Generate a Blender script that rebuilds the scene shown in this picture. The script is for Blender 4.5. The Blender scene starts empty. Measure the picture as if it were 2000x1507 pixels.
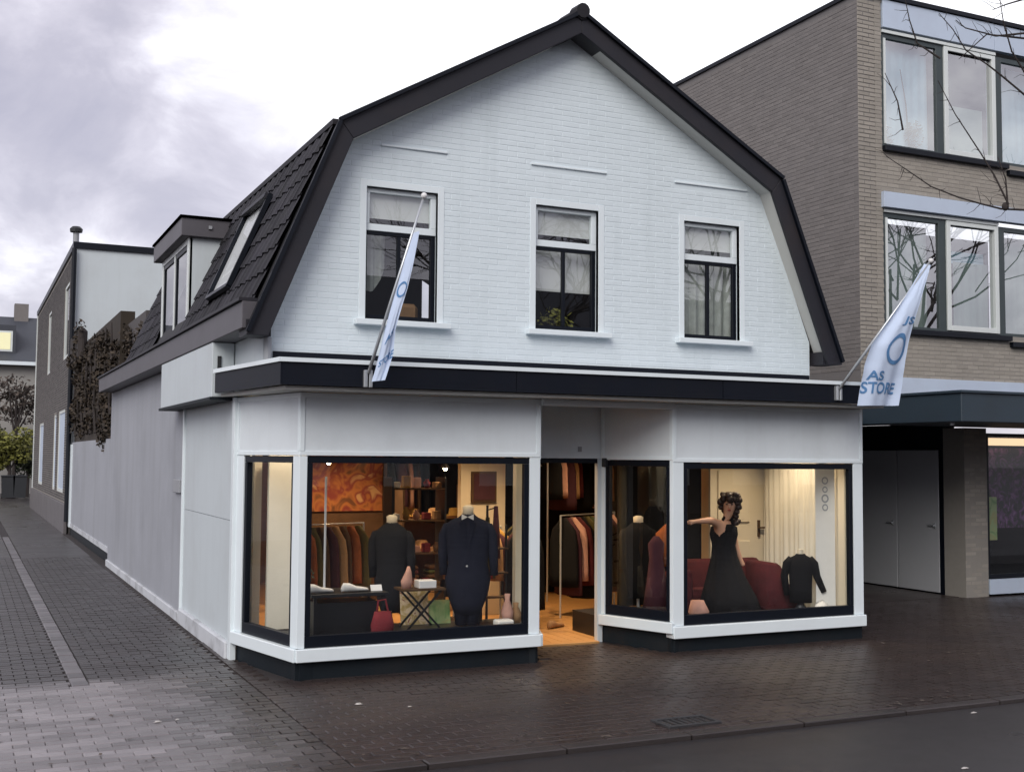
import bpy, bmesh, math, random
from mathutils import Vector, Matrix, noise
from mathutils.geometry import tessellate_polygon
random.seed(7)
R = math.radians
sc = bpy.context.scene
col = sc.collection

# ------------------------------------------------------------------ camera
CAMZ = 1.95
YAW, PITCH, ROLL = R(25.109), R(3.517), R(0.421)
cam_d = bpy.data.cameras.new('camera'); cam = bpy.data.objects.new('camera', cam_d); col.objects.link(cam)
cf = Vector((math.sin(YAW)*math.cos(PITCH), math.cos(YAW)*math.cos(PITCH), math.sin(PITCH)))
cr = Vector((math.cos(YAW), -math.sin(YAW), 0)); cu = cr.cross(cf)
r2 = math.cos(ROLL)*cr + math.sin(ROLL)*cu; u2 = -math.sin(ROLL)*cr + math.cos(ROLL)*cu
m = Matrix((r2, u2, -cf)).transposed().to_4x4(); m.translation = (0, 0, CAMZ)
cam.matrix_world = m
cam_d.sensor_width = 36; cam_d.lens = 2281.86/2000*36; cam_d.clip_end = 1500; cam_d.clip_start = .05
sc.camera = cam

# ------------------------------------------------------------------ sky, sun, exposure
SUN_EL, SUN_AZ = R(36), R(222)          # high behind the photographer, veiled by cloud
w = bpy.data.worlds.new('World'); sc.world = w; w.use_nodes = True
nt = w.node_tree; N = nt.nodes; L = nt.links
for n in list(N): N.remove(n)
out = N.new('ShaderNodeOutputWorld'); bg = N.new('ShaderNodeBackground'); bg.inputs['Strength'].default_value = 0.1
sky = N.new('ShaderNodeTexSky'); sky.sky_type = 'NISHITA'; sky.sun_disc = False
sky.sun_elevation = SUN_EL; sky.sun_rotation = SUN_AZ
tc = N.new('ShaderNodeTexCoord')
def vmath(op, a=None, b=None):
    n = N.new('ShaderNodeVectorMath'); n.operation = op
    for i, x in enumerate((a, b)):
        if x is None: continue
        if isinstance(x, (tuple, list)): n.inputs[i].default_value = x
        else: L.new(x, n.inputs[i])
    return n
def fmath(op, a, b=None, clamp=False):
    n = N.new('ShaderNodeMath'); n.operation = op; n.use_clamp = clamp
    for i, x in enumerate((a, b)):
        if x is None: continue
        if isinstance(x, (int, float)): n.inputs[i].default_value = x
        else: L.new(x, n.inputs[i])
    return n.outputs[0]
sep = N.new('ShaderNodeSeparateXYZ'); L.new(tc.outputs['Generated'], sep.inputs[0])
den = fmath('ADD', fmath('MAXIMUM', sep.outputs['Z'], 0.0), 0.5)
cmb = N.new('ShaderNodeCombineXYZ')
L.new(fmath('DIVIDE', sep.outputs['X'], den), cmb.inputs[0]); L.new(fmath('DIVIDE', sep.outputs['Y'], den), cmb.inputs[1])
def noise_n(vec, scale, detail, rough, dist=0):
    n = N.new('ShaderNodeTexNoise'); L.new(vec, n.inputs['Vector']); n.inputs['Scale'].default_value = scale
    n.inputs['Detail'].default_value = detail; n.inputs['Roughness'].default_value = rough; n.inputs['Distortion'].default_value = dist
    return n.outputs['Fac']
mp = N.new('ShaderNodeMapping'); mp.inputs['Location'].default_value = (9.7, 8.4, 0); L.new(cmb.outputs[0], mp.inputs[0])
n1 = noise_n(mp.outputs[0], 1.9, 5, .5, .3)
n2 = noise_n(mp.outputs[0], 5.0, 7, .58, .5)
# the cloud thins towards the low bright break in the north-east
gl = vmath('DOT_PRODUCT', tc.outputs['Generated'], (math.sin(R(36))*math.cos(R(30)), math.cos(R(36))*math.cos(R(30)), math.sin(R(30)))).outputs['Value']
glow = fmath('MULTIPLY', fmath('SUBTRACT', gl, .87, True), 6.2, True)
cl = fmath('ADD', fmath('ADD', fmath('MULTIPLY', n1, .62), fmath('MULTIPLY', n2, .62)), fmath('MULTIPLY', glow, .62))
ramp = N.new('ShaderNodeValToRGB'); L.new(cl, ramp.inputs[0])
e = ramp.color_ramp.elements
e[0].position = .46; e[0].color = (.36, .345, .415, 1)
e[1].position = 1.0; e[1].color = (1.12, 1.12, 1.16, 1)
for p, c in ((.56, (.42, .40, .465)), (.64, (.53, .505, .57)), (.72, (.73, .71, .77)), (.82, (.95, .94, .97))):
    x = e.new(p); x.color = (*c, 1)
up = N.new('ShaderNodeMixRGB'); up.blend_type = 'MULTIPLY'; up.inputs[0].default_value = 1; L.new(ramp.outputs[0], up.inputs[1]); up.inputs[2].default_value = (10, 10, 10, 1)
mixs = N.new('ShaderNodeMixRGB'); mixs.inputs[0].default_value = .88; L.new(sky.outputs[0], mixs.inputs[1]); L.new(up.outputs[0], mixs.inputs[2])
L.new(mixs.outputs[0], bg.inputs['Color']); L.new(bg.outputs[0], out.inputs[0])
sd = bpy.data.lights.new('sun', 'SUN'); sd.energy = 1.5; sd.angle = R(40); sd.color = (1, .96, .9)
sun = bpy.data.objects.new('sun', sd); col.objects.link(sun)
sdir = Vector((math.sin(SUN_AZ)*math.cos(SUN_EL), math.cos(SUN_AZ)*math.cos(SUN_EL), math.sin(SUN_EL)))
sun.rotation_euler = sdir.to_track_quat('Z', 'Y').to_euler(); sun.location = (0, 0, 30)
sc.view_settings.view_transform = 'Standard'; sc.view_settings.look = 'None'
sc.view_settings.exposure = 0.6; sc.view_settings.gamma = 1; sc.view_settings.use_curve_mapping = False
sc.render.engine = 'CYCLES'
sc.cycles.max_bounces = 8; sc.cycles.transparent_max_bounces = 12
sc.cycles.caustics_reflective = False; sc.cycles.caustics_refractive = False
sc.cycles.sample_clamp_indirect = 4; sc.cycles.use_denoising = True

# ------------------------------------------------------------------ materials
def mat(name, c, rough=.7, var=.12, scale=3, bump=0, bscale=40, metal=0, spec=.5, vv=0, dirt=None, dscale=.6, rvar=0, emit=None, coat=0, streak=None, c2=None):
    """Principled material: noise colour variation, optional bump, per-piece variation from attribute v, optional dirt colour."""
    M = bpy.data.materials.new(name); M.use_nodes = True
    t = M.node_tree; b = t.nodes['Principled BSDF']; l = t.links
    b.inputs['Roughness'].default_value = rough; b.inputs['Metallic'].default_value = metal
    b.inputs['Specular IOR Level'].default_value = spec; b.inputs['Coat Weight'].default_value = coat
    g = t.nodes.new('ShaderNodeNewGeometry')
    def nz(s, d=4, ro=.6):
        n = t.nodes.new('ShaderNodeTexNoise'); l.new(g.outputs['Position'], n.inputs['Vector']); n.inputs['Scale'].default_value = s
        n.inputs['Detail'].default_value = d; n.inputs['Roughness'].default_value = ro; return n.outputs['Fac']
    def mm(op, a, bb):
        n = t.nodes.new('ShaderNodeMath'); n.operation = op
        for i, x in enumerate((a, bb)):
            if isinstance(x, (int, float)): n.inputs[i].default_value = x
            else: l.new(x, n.inputs[i])
        return n.outputs[0]
    fac = mm('ADD', mm('MULTIPLY', mm('SUBTRACT', nz(scale), .5), 2*var), 1.0)
    if vv:
        a = t.nodes.new('ShaderNodeAttribute'); a.attribute_name = 'v'
        fac = mm('ADD', fac, mm('MULTIPLY', a.outputs['Fac'], vv))
    mx = t.nodes.new('ShaderNodeVectorMath'); mx.operation = 'SCALE'; mx.inputs[0].default_value = c; l.new(fac, mx.inputs['Scale'])
    if c2:      # second stone colour blended piece by piece with attribute w
        a2 = t.nodes.new('ShaderNodeAttribute'); a2.attribute_name = 'w'; m2 = t.nodes.new('ShaderNodeMixRGB'); l.new(a2.outputs['Fac'], m2.inputs[0])
        m2.inputs[1].default_value = (*c, 1); m2.inputs[2].default_value = (*c2, 1); l.new(m2.outputs[0], mx.inputs[0])
    o = mx.outputs[0]
    if streak:  # rain streaks: noise drawn out vertically
        mp_ = t.nodes.new('ShaderNodeMapping'); l.new(g.outputs['Position'], mp_.inputs[0]); mp_.inputs['Scale'].default_value = (streak[4], streak[4], streak[4]*.07)
        n_ = t.nodes.new('ShaderNodeTexNoise'); l.new(mp_.outputs[0], n_.inputs['Vector']); n_.inputs['Scale'].default_value = 1; n_.inputs['Detail'].default_value = 5; n_.inputs['Roughness'].default_value = .6
        r_ = t.nodes.new('ShaderNodeValToRGB'); l.new(n_.outputs['Fac'], r_.inputs[0]); r_.color_ramp.elements[0].position = .5; r_.color_ramp.elements[1].position = .78
        d_ = t.nodes.new('ShaderNodeMixRGB'); l.new(mm('MULTIPLY', r_.outputs[0], streak[3]), d_.inputs[0]); l.new(o, d_.inputs[1]); d_.inputs[2].default_value = (*streak[:3], 1); o = d_.outputs[0]
    if dirt:
        r = t.nodes.new('ShaderNodeValToRGB'); l.new(nz(dscale, 7, .65), r.inputs[0]); r.color_ramp.elements[0].position = .48; r.color_ramp.elements[1].position = .75
        d = t.nodes.new('ShaderNodeMixRGB'); l.new(mm('MULTIPLY', r.outputs[0], dirt[3]), d.inputs[0]); l.new(o, d.inputs[1]); d.inputs[2].default_value = (*dirt[:3], 1)
        o = d.outputs[0]
    l.new(o, b.inputs['Base Color'])
    if rvar:
        l.new(mm('ADD', mm('MULTIPLY', mm('SUBTRACT', nz(.9, 5), .5), rvar), rough), b.inputs['Roughness'])
    if bump:
        bn = t.nodes.new('ShaderNodeBump'); bn.inputs['Strength'].default_value = bump; bn.inputs['Distance'].default_value = .01
        l.new(nz(bscale, 5), bn.inputs['Height']); l.new(bn.outputs[0], b.inputs['Normal'])
    if emit:
        b.inputs['Emission Color'].default_value = (*emit[:3], 1); b.inputs['Emission Strength'].default_value = emit[3]
    return M
def glass(name, refl=.06, tint=(.95, .97, .97), rough=0.0, graze=.92):
    M = bpy.data.materials.new(name); M.use_nodes = True; t = M.node_tree; l = t.links
    for n in list(t.nodes): t.nodes.remove(n)
    o = t.nodes.new('ShaderNodeOutputMaterial'); tr = t.nodes.new('ShaderNodeBsdfTransparent'); gl_ = t.nodes.new('ShaderNodeBsdfGlossy')
    tr.inputs[0].default_value = (*tint, 1); gl_.inputs['Roughness'].default_value = rough
    ge = t.nodes.new('ShaderNodeNewGeometry'); dt = t.nodes.new('ShaderNodeVectorMath'); dt.operation = 'DOT_PRODUCT'
    l.new(ge.outputs['Normal'], dt.inputs[0]); l.new(ge.outputs['Incoming'], dt.inputs[1])
    def mth(op, a, b=0.):
        n = t.nodes.new('ShaderNodeMath'); n.operation = op
        for i, x in enumerate((a, b)):
            if isinstance(x, (int, float)): n.inputs[i].default_value = x
            else: l.new(x, n.inputs[i])
        return n.outputs[0]
    p5 = mth('POWER', mth('SUBTRACT', 1.0, mth('ABSOLUTE', dt.outputs['Value'])), 5.0)
    ad = t.nodes.new('ShaderNodeMath'); ad.operation = 'ADD'; ad.use_clamp = True; l.new(mth('MULTIPLY', p5, graze), ad.inputs[0]); ad.inputs[1].default_value = refl+.04
    mx = t.nodes.new('ShaderNodeMixShader'); l.new(ad.outputs[0], mx.inputs[0]); l.new(tr.outputs[0], mx.inputs[1]); l.new(gl_.outputs[0], mx.inputs[2])
    l.new(mx.outputs[0], o.inputs[0]); return M
def cloth_mat(name, c, var=.25, scale=14):
    M = mat(name, c, .9, var, scale, .25, 120, spec=.2); return M

M = dict(
 white=mat('white_paint', (.70, .755, .785), .45, .05, 1.2, .06, 30, streak=(.52, .55, .56, .22, 5), dirt=(.36, .38, .38, .22), dscale=1.1),
 whitetrim=mat('white_gloss_paint', (.74, .81, .84), .35, .04, 2, dirt=(.4, .42, .42, .15), dscale=2),
 gablebrick=mat('painted_brick', (.675, .752, .79), .6, .05, 1.1, .12, 60, vv=.022, streak=(.46, .53, .55, .4, 4.5), dirt=(.52, .59, .60, .45), dscale=.55),
 gablejoint=mat('painted_joint', (.655, .732, .77), .8, .05, 2),
 greywall=mat('grey_wall_paint', (.35, .365, .40), .6, .14, .8, .25, 25, streak=(.22, .22, .22, .4, 3), dirt=(.255, .265, .29, .6), dscale=.7),
 palewall=mat('pale_panel_paint', (.56, .615, .64), .55, .05, 1, .08, 20, dirt=(.42, .44, .44, .35), dscale=.9, streak=(.42, .45, .46, .25, 5)),
 baseplas=mat('base_plaster', (.55, .57, .6), .7, .12, 3, .2, 30, dirt=(.12, .12, .12, .7), dscale=2.2),
 black=mat('black_frame_paint', (.004, .006, .011), .4, .2, 5, spec=.25),
 navy=mat('navy_fascia_paint', (.005, .007, .013), .5, .2, 3, spec=.2, dirt=(.012, .012, .014, .4), dscale=2),
 plinth=mat('dark_plinth', (.007, .011, .015), .6, .25, 4, .2, 30, spec=.25, dirt=(.022, .02, .02, .5), dscale=3),
 barge=mat('anthracite_board', (.020, .020, .026), .55, .2, 2.5, .1, 40, spec=.3, dirt=(.034, .027, .027, .6), dscale=1.2),
 fasciaboard=mat('grey_gutter_board', (.085, .08, .09), .5, .15, 2, .1, 30, dirt=(.05, .045, .05, .5), dscale=1.5),
 soffit=mat('soffit_board', (.50, .50, .47), .7, .08, 2, .1, 30),
 tile=mat('black_roof_tile', (.015, .014, .018), .6, .3, 6, .3, 50, vv=.5, spec=.3, dirt=(.028, .028, .024, .45), dscale=4),
 roofdark=mat('dark_roof_felt', (.03, .03, .034), .8, .25, 3, .3, 30),
 zinc=mat('zinc_trim', (.55, .6, .66), .4, .08, 4, metal=.3),
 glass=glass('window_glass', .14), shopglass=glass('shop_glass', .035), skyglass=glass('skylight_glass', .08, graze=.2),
 dark=mat('dark_interior', (.02, .021, .024), .8, .2, 2),
 blind=mat('pale_blind', (.72, .74, .72), .8, .05, 3),
 blindg=mat('green_curtain', (.34, .46, .42), .8, .12, 4),
 curtain=mat('lace_curtain', (.42, .45, .42), .85, .45, 9),
 teal=mat('teal_curtain', (.38, .64, .76), .8, .15, 3),
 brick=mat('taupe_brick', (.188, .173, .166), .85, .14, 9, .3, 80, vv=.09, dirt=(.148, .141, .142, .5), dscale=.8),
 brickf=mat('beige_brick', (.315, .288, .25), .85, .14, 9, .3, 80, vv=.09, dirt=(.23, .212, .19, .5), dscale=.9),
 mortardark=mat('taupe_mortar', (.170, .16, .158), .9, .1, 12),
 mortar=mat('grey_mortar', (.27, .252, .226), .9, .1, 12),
 rearbrick=mat('rear_brick', (.085, .078, .078), .85, .15, 9, .3, 80, vv=.3),
 bbglass=glass('reflective_window_glass', .42), bluepanel=mat('pale_blue_panel', (.50, .58, .70), .5, .06, 2, dirt=(.42, .46, .55, .4), dscale=1.5),
 pvc=mat('white_window_frame', (.66, .70, .69), .4, .05, 3),
 darkframe=mat('dark_green_frame', (.04, .055, .058), .45, .15, 3),
 canopy=mat('slate_blue_canopy', (.028, .045, .062), .5, .15, 3, dirt=(.02, .025, .03, .5), dscale=1.5),
 greydoor=mat('grey_door_paint', (.40, .41, .43), .5, .06, 2, .08, 30),
 asphalt=mat('wet_asphalt', (.026, .023, .024), .34, .25, 5, .5, 160, rvar=.35, dirt=(.034, .03, .031, .5), dscale=1.1),
 bed=mat('joint_sand', (.029, .0235, .023), .8, .3, 20, .4, 200),
 clinker=mat('dark_red_clinker', (.037, .0265, .0245), .33, .3, 2.2, .4, 90, vv=.12, spec=.5, rvar=.4, dirt=(.021, .0175, .0175, .7), dscale=.9),
 greypaver=mat('grey_paver', (.29, .27, .295), .27, .2, 2.5, .4, 90, vv=.28, rvar=.5, dirt=(.11, .10, .11, .6), dscale=1.6),
 midpaver=mat('mid_paver', (.115, .107, .115), .34, .2, 2.5, .4, 90, vv=.35, rvar=.45, dirt=(.06, .055, .058, .6), dscale=1.5),
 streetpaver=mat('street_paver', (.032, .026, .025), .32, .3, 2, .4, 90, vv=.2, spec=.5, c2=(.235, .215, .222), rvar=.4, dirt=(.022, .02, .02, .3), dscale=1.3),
 stripstone=mat('gutter_stone', (.13, .12, .125), .36, .2, 3, .3, 80, vv=.25, rvar=.3),
 kerb=mat('kerb_concrete', (.034, .028, .027), .4, .2, 6, .4, 90, vv=.2),
 iron=mat('cast_iron', (.055, .055, .058), .4, .3, 12, .4, 80, metal=.4),
 wood=mat('orange_wood_floor', (.50, .27, .10), .4, .18, 6, vv=.3),
 cream=mat('cream_wall', (.68, .60, .46), .7, .06, 1.5),
 creamcurt=mat('cream_curtain', (.72, .68, .58), .85, .08, 5),
 dispblack=mat('black_display', (.007, .008, .01), .4, .2, 4),
 bark=mat('dark_bark', (.035, .028, .026), .9, .3, 12, .5, 60),
 leafivy=mat('dead_ivy', (.030, .021, .013), .8, .5, 2.5, vv=.8),
 leafgreen=mat('olive_leaves', (.15, .15, .03), .7, .4, 1.5, vv=.7),
 leafdark=mat('dark_leaves', (.028, .036, .016), .75, .4, 1.5, vv=.7),
 twig=mat('brown_twigs', (.07, .055, .045), .9, .3, 3, vv=.4),
 farroof=mat('slate_roof', (.045, .05, .062), .6, .15, 2, .2, 20),
 farwall=mat('far_house_wall', (.30, .29, .27), .8, .1, 1),
 lit=mat('lit_window', (.6, .6, .4), .5, 0, emit=(1, .9, .5, .28)),
 lamp=mat('spot_lamp', (.9, .8, .6), .4, 0, emit=(1, .74, .42, 14)),
 strip=mat('lit_ceiling', (.8, .6, .4), .5, 0, emit=(1, .70, .42, .75)),
 alu=mat('aluminium_pole', (.55, .58, .6), .3, .05, 5, metal=.6),
 flag=mat('pale_blue_flag_cloth', (.56, .66, .84), .75, .06, 6, .1, 90),
 flagink=mat('blue_flag_print', (.09, .22, .44), .75, .1, 6),
 skin=mat('skin_tone', (.62, .34, .22), .5, .05, 8),
 hair=mat('dark_hair', (.03, .014, .01), .5, .3, 20, .3, 60),
 lips=mat('lip_colour', (.35, .06, .05), .4, .05, 8),
 suit=cloth_mat('navy_suit_cloth', (.010, .012, .024)), suit2=cloth_mat('charcoal_cloth', (.013, .014, .018)),
 whitecloth=cloth_mat('white_cloth', (.72, .70, .66), .06), burg=cloth_mat('burgundy_velvet', (.075, .014, .016), .6, 9),
 rust=cloth_mat('rust_cloth', (.30, .09, .03), .5, 8), olive=cloth_mat('olive_cloth', (.10, .085, .03)), tan=cloth_mat('tan_cloth', (.34, .20, .10)),
 plum=cloth_mat('plum_cloth', (.06, .022, .03)), blackc=cloth_mat('black_cloth', (.005, .005, .006)), brownc=cloth_mat('brown_cloth', (.075, .042, .022), .4, 8),
 pinkc=cloth_mat('pink_cloth', (.50, .28, .22)), greenc=cloth_mat('green_cloth', (.06, .075, .03)), redc=cloth_mat('red_cloth', (.17, .022, .028), .4, 10), mustard=cloth_mat('mustard_cloth', (.34, .20, .05), .4, 10),
 plastic=mat('dark_plastic', (.02, .022, .025), .5, .15, 5), greyplas=mat('grey_plastic', (.3, .31, .33), .5, .1, 5),
 whiteplas=mat('white_plastic', (.72, .72, .72), .5, .05, 5), cardboard=mat('paper_litter', (.42, .40, .38), .8, .1, 10),
)
def picture_mat(name, cols, scale=5, seed=0):
    P = bpy.data.materials.new(name); P.use_nodes = True; t = P.node_tree; l = t.links; b = t.nodes['Principled BSDF']; b.inputs['Roughness'].default_value = .5
    g = t.nodes.new('ShaderNodeNewGeometry'); v = t.nodes.new('ShaderNodeTexNoise'); v.inputs['Scale'].default_value = scale; v.inputs['Detail'].default_value = 2; v.inputs['Distortion'].default_value = 1.5
    mpn = t.nodes.new('ShaderNodeMapping'); mpn.inputs['Location'].default_value = (seed, seed*2.3, seed); l.new(g.outputs['Position'], mpn.inputs[0]); l.new(mpn.outputs[0], v.inputs['Vector'])
    r = t.nodes.new('ShaderNodeValToRGB'); r.color_ramp.interpolation = 'EASE'; l.new(v.outputs['Fac'], r.inputs[0])
    el = r.color_ramp.elements; el[0].color = (*cols[0], 1); el[0].position = .3; el[1].color = (*cols[-1], 1); el[1].position = .7
    for i, c in enumerate(cols[1:-1]): x = el.new(.3+.4*(i+1)/(len(cols)-1)); x.color = (*c, 1)
    l.new(r.outputs[0], b.inputs['Base Color']); return P
M['art'] = picture_mat('orange_art_print', [(.10, .035, .012), (.30, .11, .03), (.16, .025, .02), (.40, .24, .11)], 3.6)
M['poster'] = picture_mat('patterned_poster', [(.7, .55, .42), (.45, .33, .12), (.75, .62, .45), (.3, .12, .08)], 9, 3)
M['postergreen'] = picture_mat('green_poster', [(.16, .30, .10), (.34, .45, .2), (.4, .36, .14)], 5, 5)
M['flowers'] = picture_mat('flower_poster', [(.02, .02, .03), (.03, .03, .03), (.12, .05, .14), (.25, .12, .28)], 7, 2)

# ------------------------------------------------------------------ mesh helpers
def root_loc(o):
    while o.parent is not None: o = o.parent
    return Vector(o.location)
class MB:
    def __init__(s): s.v = []; s.f = []; s.val = []
    def add(s, vs, fs, val=0.):
        n = len(s.v); s.v += [tuple(x) for x in vs]; s.val += [val]*len(vs); s.f += [tuple(i+n for i in f) for f in fs]; return s
    def box(s, x0, y0, z0, x1, y1, z1, val=0.):
        return s.add([(x0,y0,z0),(x1,y0,z0),(x1,y1,z0),(x0,y1,z0),(x0,y0,z1),(x1,y0,z1),(x1,y1,z1),(x0,y1,z1)],
            [(0,3,2,1),(4,5,6,7),(0,1,5,4),(1,2,6,5),(2,3,7,6),(3,0,4,7)], val)
    def prism(s, poly, ext, val=0.):
        n = len(poly); e_ = Vector(ext); a = [Vector(p) for p in poly]; nrm = Vector((0,0,0))
        for i in range(n): nrm += a[i].cross(a[(i+1) % n])
        if nrm.dot(e_) > 0: a = a[::-1]
        vs = a + [p+e_ for p in a]
        return s.add(vs, [tuple(range(n)), tuple(range(2*n-1, n-1, -1))] + [(i, i+n, (i+1) % n+n, (i+1) % n) for i in range(n)], val)
    def bar(s, a, b, wd, th, up=(0,0,1), val=0.):
        """box along a->b; wd sideways (perp to up), th along up; centred"""
        a = Vector(a); b = Vector(b); d = (b-a).normalized(); u = Vector(up); sd_ = d.cross(u).normalized()*wd/2; u = sd_.cross(d).normalized()*th/2
        return s.prism([a-sd_-u, a+sd_-u, a+sd_+u, a-sd_+u], b-a, val)
    def tube(s, pts, rad, n=8, cap=True, val=0.):
        pts = [Vector(p) for p in pts]; k = len(pts); rad = rad if isinstance(rad, (list, tuple)) else [rad]*k
        base = len(s.v); ref = None
        for i, p in enumerate(pts):
            d = (pts[min(i+1, k-1)]-pts[max(i-1, 0)]).normalized()
            if ref is None: ref = d.orthogonal().normalized()
            ref = (ref-d*ref.dot(d)).normalized(); q = d.cross(ref)
            for j in range(n):
                t = 2*math.pi*j/n; s.v.append(tuple(p+rad[i]*(math.cos(t)*ref+math.sin(t)*q))); s.val.append(val)
        for i in range(k-1):
            for j in range(n):
                a = base+i*n+j; b = base+i*n+(j+1) % n; s.f.append((a, b, b+n, a+n))
        if cap: s.f.append(tuple(base+j for j in range(n))[::-1]); s.f.append(tuple(base+(k-1)*n+j for j in range(n)))
        return s
    def rings(s, rings, closed=True, cap=True, val=0.):
        n = len(rings[0]); base = len(s.v)
        for r in rings:
            s.v += [tuple(p) for p in r]; s.val += [val]*n
        for i in range(len(rings)-1):
            for j in range(n if closed else n-1):
                a = base+i*n+j; b = base+i*n+(j+1) % n; s.f.append((a, b, b+n, a+n))
        if cap and closed: s.f.append(tuple(base+j for j in range(n))[::-1]); s.f.append(tuple(base+(len(rings)-1)*n+j for j in range(n)))
        return s
    def loft(s, secs, yaw=0., n=16, wob=0., k=7):
        """secs: (x, y, z, rx, ry); elliptical sections stacked"""
        rs = []
        for i, (x, y, z, rx, ry) in enumerate(secs):
            r = []
            for j in range(n):
                t = 2*math.pi*j/n; q = 1+wob*math.sin(k*t+i*.35)
                a, b = rx*math.cos(t)*q, ry*math.sin(t)*q
                r.append((x+a*math.cos(yaw)-b*math.sin(yaw), y+a*math.sin(yaw)+b*math.cos(yaw), z))
            rs.append(r)
        return s.rings(rs)
    def ball(s, c, rx, ry=None, rz=None, n=10, val=0.):
        ry = ry or rx; rz = rz or rx; rs = []
        for i in range(1, n):
            ph = math.pi*i/n
            rs.append([(c[0]+rx*math.sin(ph)*math.cos(2*math.pi*j/(n+4)), c[1]+ry*math.sin(ph)*math.sin(2*math.pi*j/(n+4)), c[2]-rz*math.cos(ph)) for j in range(n+4)])
        return s.rings(rs, val=val)
    def wall(s, outer, holes, fn, d0, d1):
        """polygon (u, v) with holes between depths d0 and d1; fn(u, v, d) -> point"""
        loops = [outer]+holes; flat = [p for lp in loops for p in lp]
        tris = tessellate_polygon([[Vector((p[0], p[1], 0)) for p in lp] for lp in loops])
        base = len(s.v)
        for d in (d0, d1):
            s.v += [tuple(fn(p[0], p[1], d)) for p in flat]; s.val += [0.]*len(flat)
        n = len(flat)
        for t in tris: s.f.append(tuple(base+i for i in t)); s.f.append(tuple(base+n+i for i in reversed(t)))
        o = 0
        for lp in loops:
            for i in range(len(lp)):
                a = base+o+i; b = base+o+(i+1) % len(lp); s.f.append((a, b, b+n, a+n))
            o += len(lp)
        return s
    def build(s, name, m_, parent=None, bevel=0., smooth=False, kind=None, label=None, fixn=True):
        if parent is not None: off = root_loc(parent)
        else:
            xs = [p[0] for p in s.v]; ys = [p[1] for p in s.v]; zs = [p[2] for p in s.v]
            off = Vector(((min(xs)+max(xs))/2, (min(ys)+max(ys))/2, min(zs)))
        me = bpy.data.meshes.new(name); me.from_pydata([tuple(Vector(p)-off) for p in s.v], [], s.f)
        at = me.attributes.new('v', 'FLOAT', 'POINT'); at.data.foreach_set('value', s.val)
        if fixn or bevel:
            bm = bmesh.new(); bm.from_mesh(me)
            if fixn: bmesh.ops.recalc_face_normals(bm, faces=bm.faces)
            if bevel: bmesh.ops.bevel(bm, geom=list(bm.edges), offset=bevel, segments=1, affect='EDGES', clamp_overlap=True)
            bm.to_mesh(me); bm.free()
        if smooth: me.polygons.foreach_set('use_smooth', [True]*len(me.polygons))
        me.materials.append(m_ if not isinstance(m_, str) else M[m_]); me.update()
        o = bpy.data.objects.new(name, me); col.objects.link(o)
        if parent is not None: o.parent = parent
        else: o.location = off
        if kind: o['kind'] = kind
        if label: o['label'] = label
        return o
def box(name, m_, parent, *c, bevel=0., **k): return MB().box(*c).build(name, m_, parent, bevel=bevel, **k)
def tag(o, label, cat, group=None):
    o['label'] = label; o['category'] = cat
    if group: o['group'] = group
    return o
def thing(name, loc, label, cat, group=None):
    o = bpy.data.objects.new(name, None); o.location = loc; o.empty_display_size = .2; col.objects.link(o)
    bpy.context.view_layer.update(); return tag(o, label, cat, group)
def struct(o): o['kind'] = 'structure'; return o
def piece_mesh(name, sx, sy, sz, m_, val, tilt=0.):
    """a five-sided piece sx (x) by sy (y) with its face at +z"""
    b = MB(); x, y = sx/2, sy/2; ch = min(sx, sy)*.06
    vs = [(-x,-y,-sz),(x,-y,-sz),(x,y,-sz),(-x,y,-sz),(-x,-y,-ch),(x,-y,-ch),(x,y,-ch),(-x,y,-ch),(-x+ch,-y+ch,0),(x-ch,-y+ch,0),(x-ch,y-ch,0),(-x+ch,y-ch,0)]
    b.add(vs, [(0,1,5,4),(1,2,6,5),(2,3,7,6),(3,0,4,7),(4,5,9,8),(5,6,10,9),(6,7,11,10),(7,4,8,11),(8,9,10,11)], val)
    me = bpy.data.meshes.new(name); me.from_pydata(b.v, [], b.f); at = me.attributes.new('v', 'FLOAT', 'POINT'); at.data.foreach_set('value', b.val); me.materials.append(M[m_]); me.update(); return me
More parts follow.
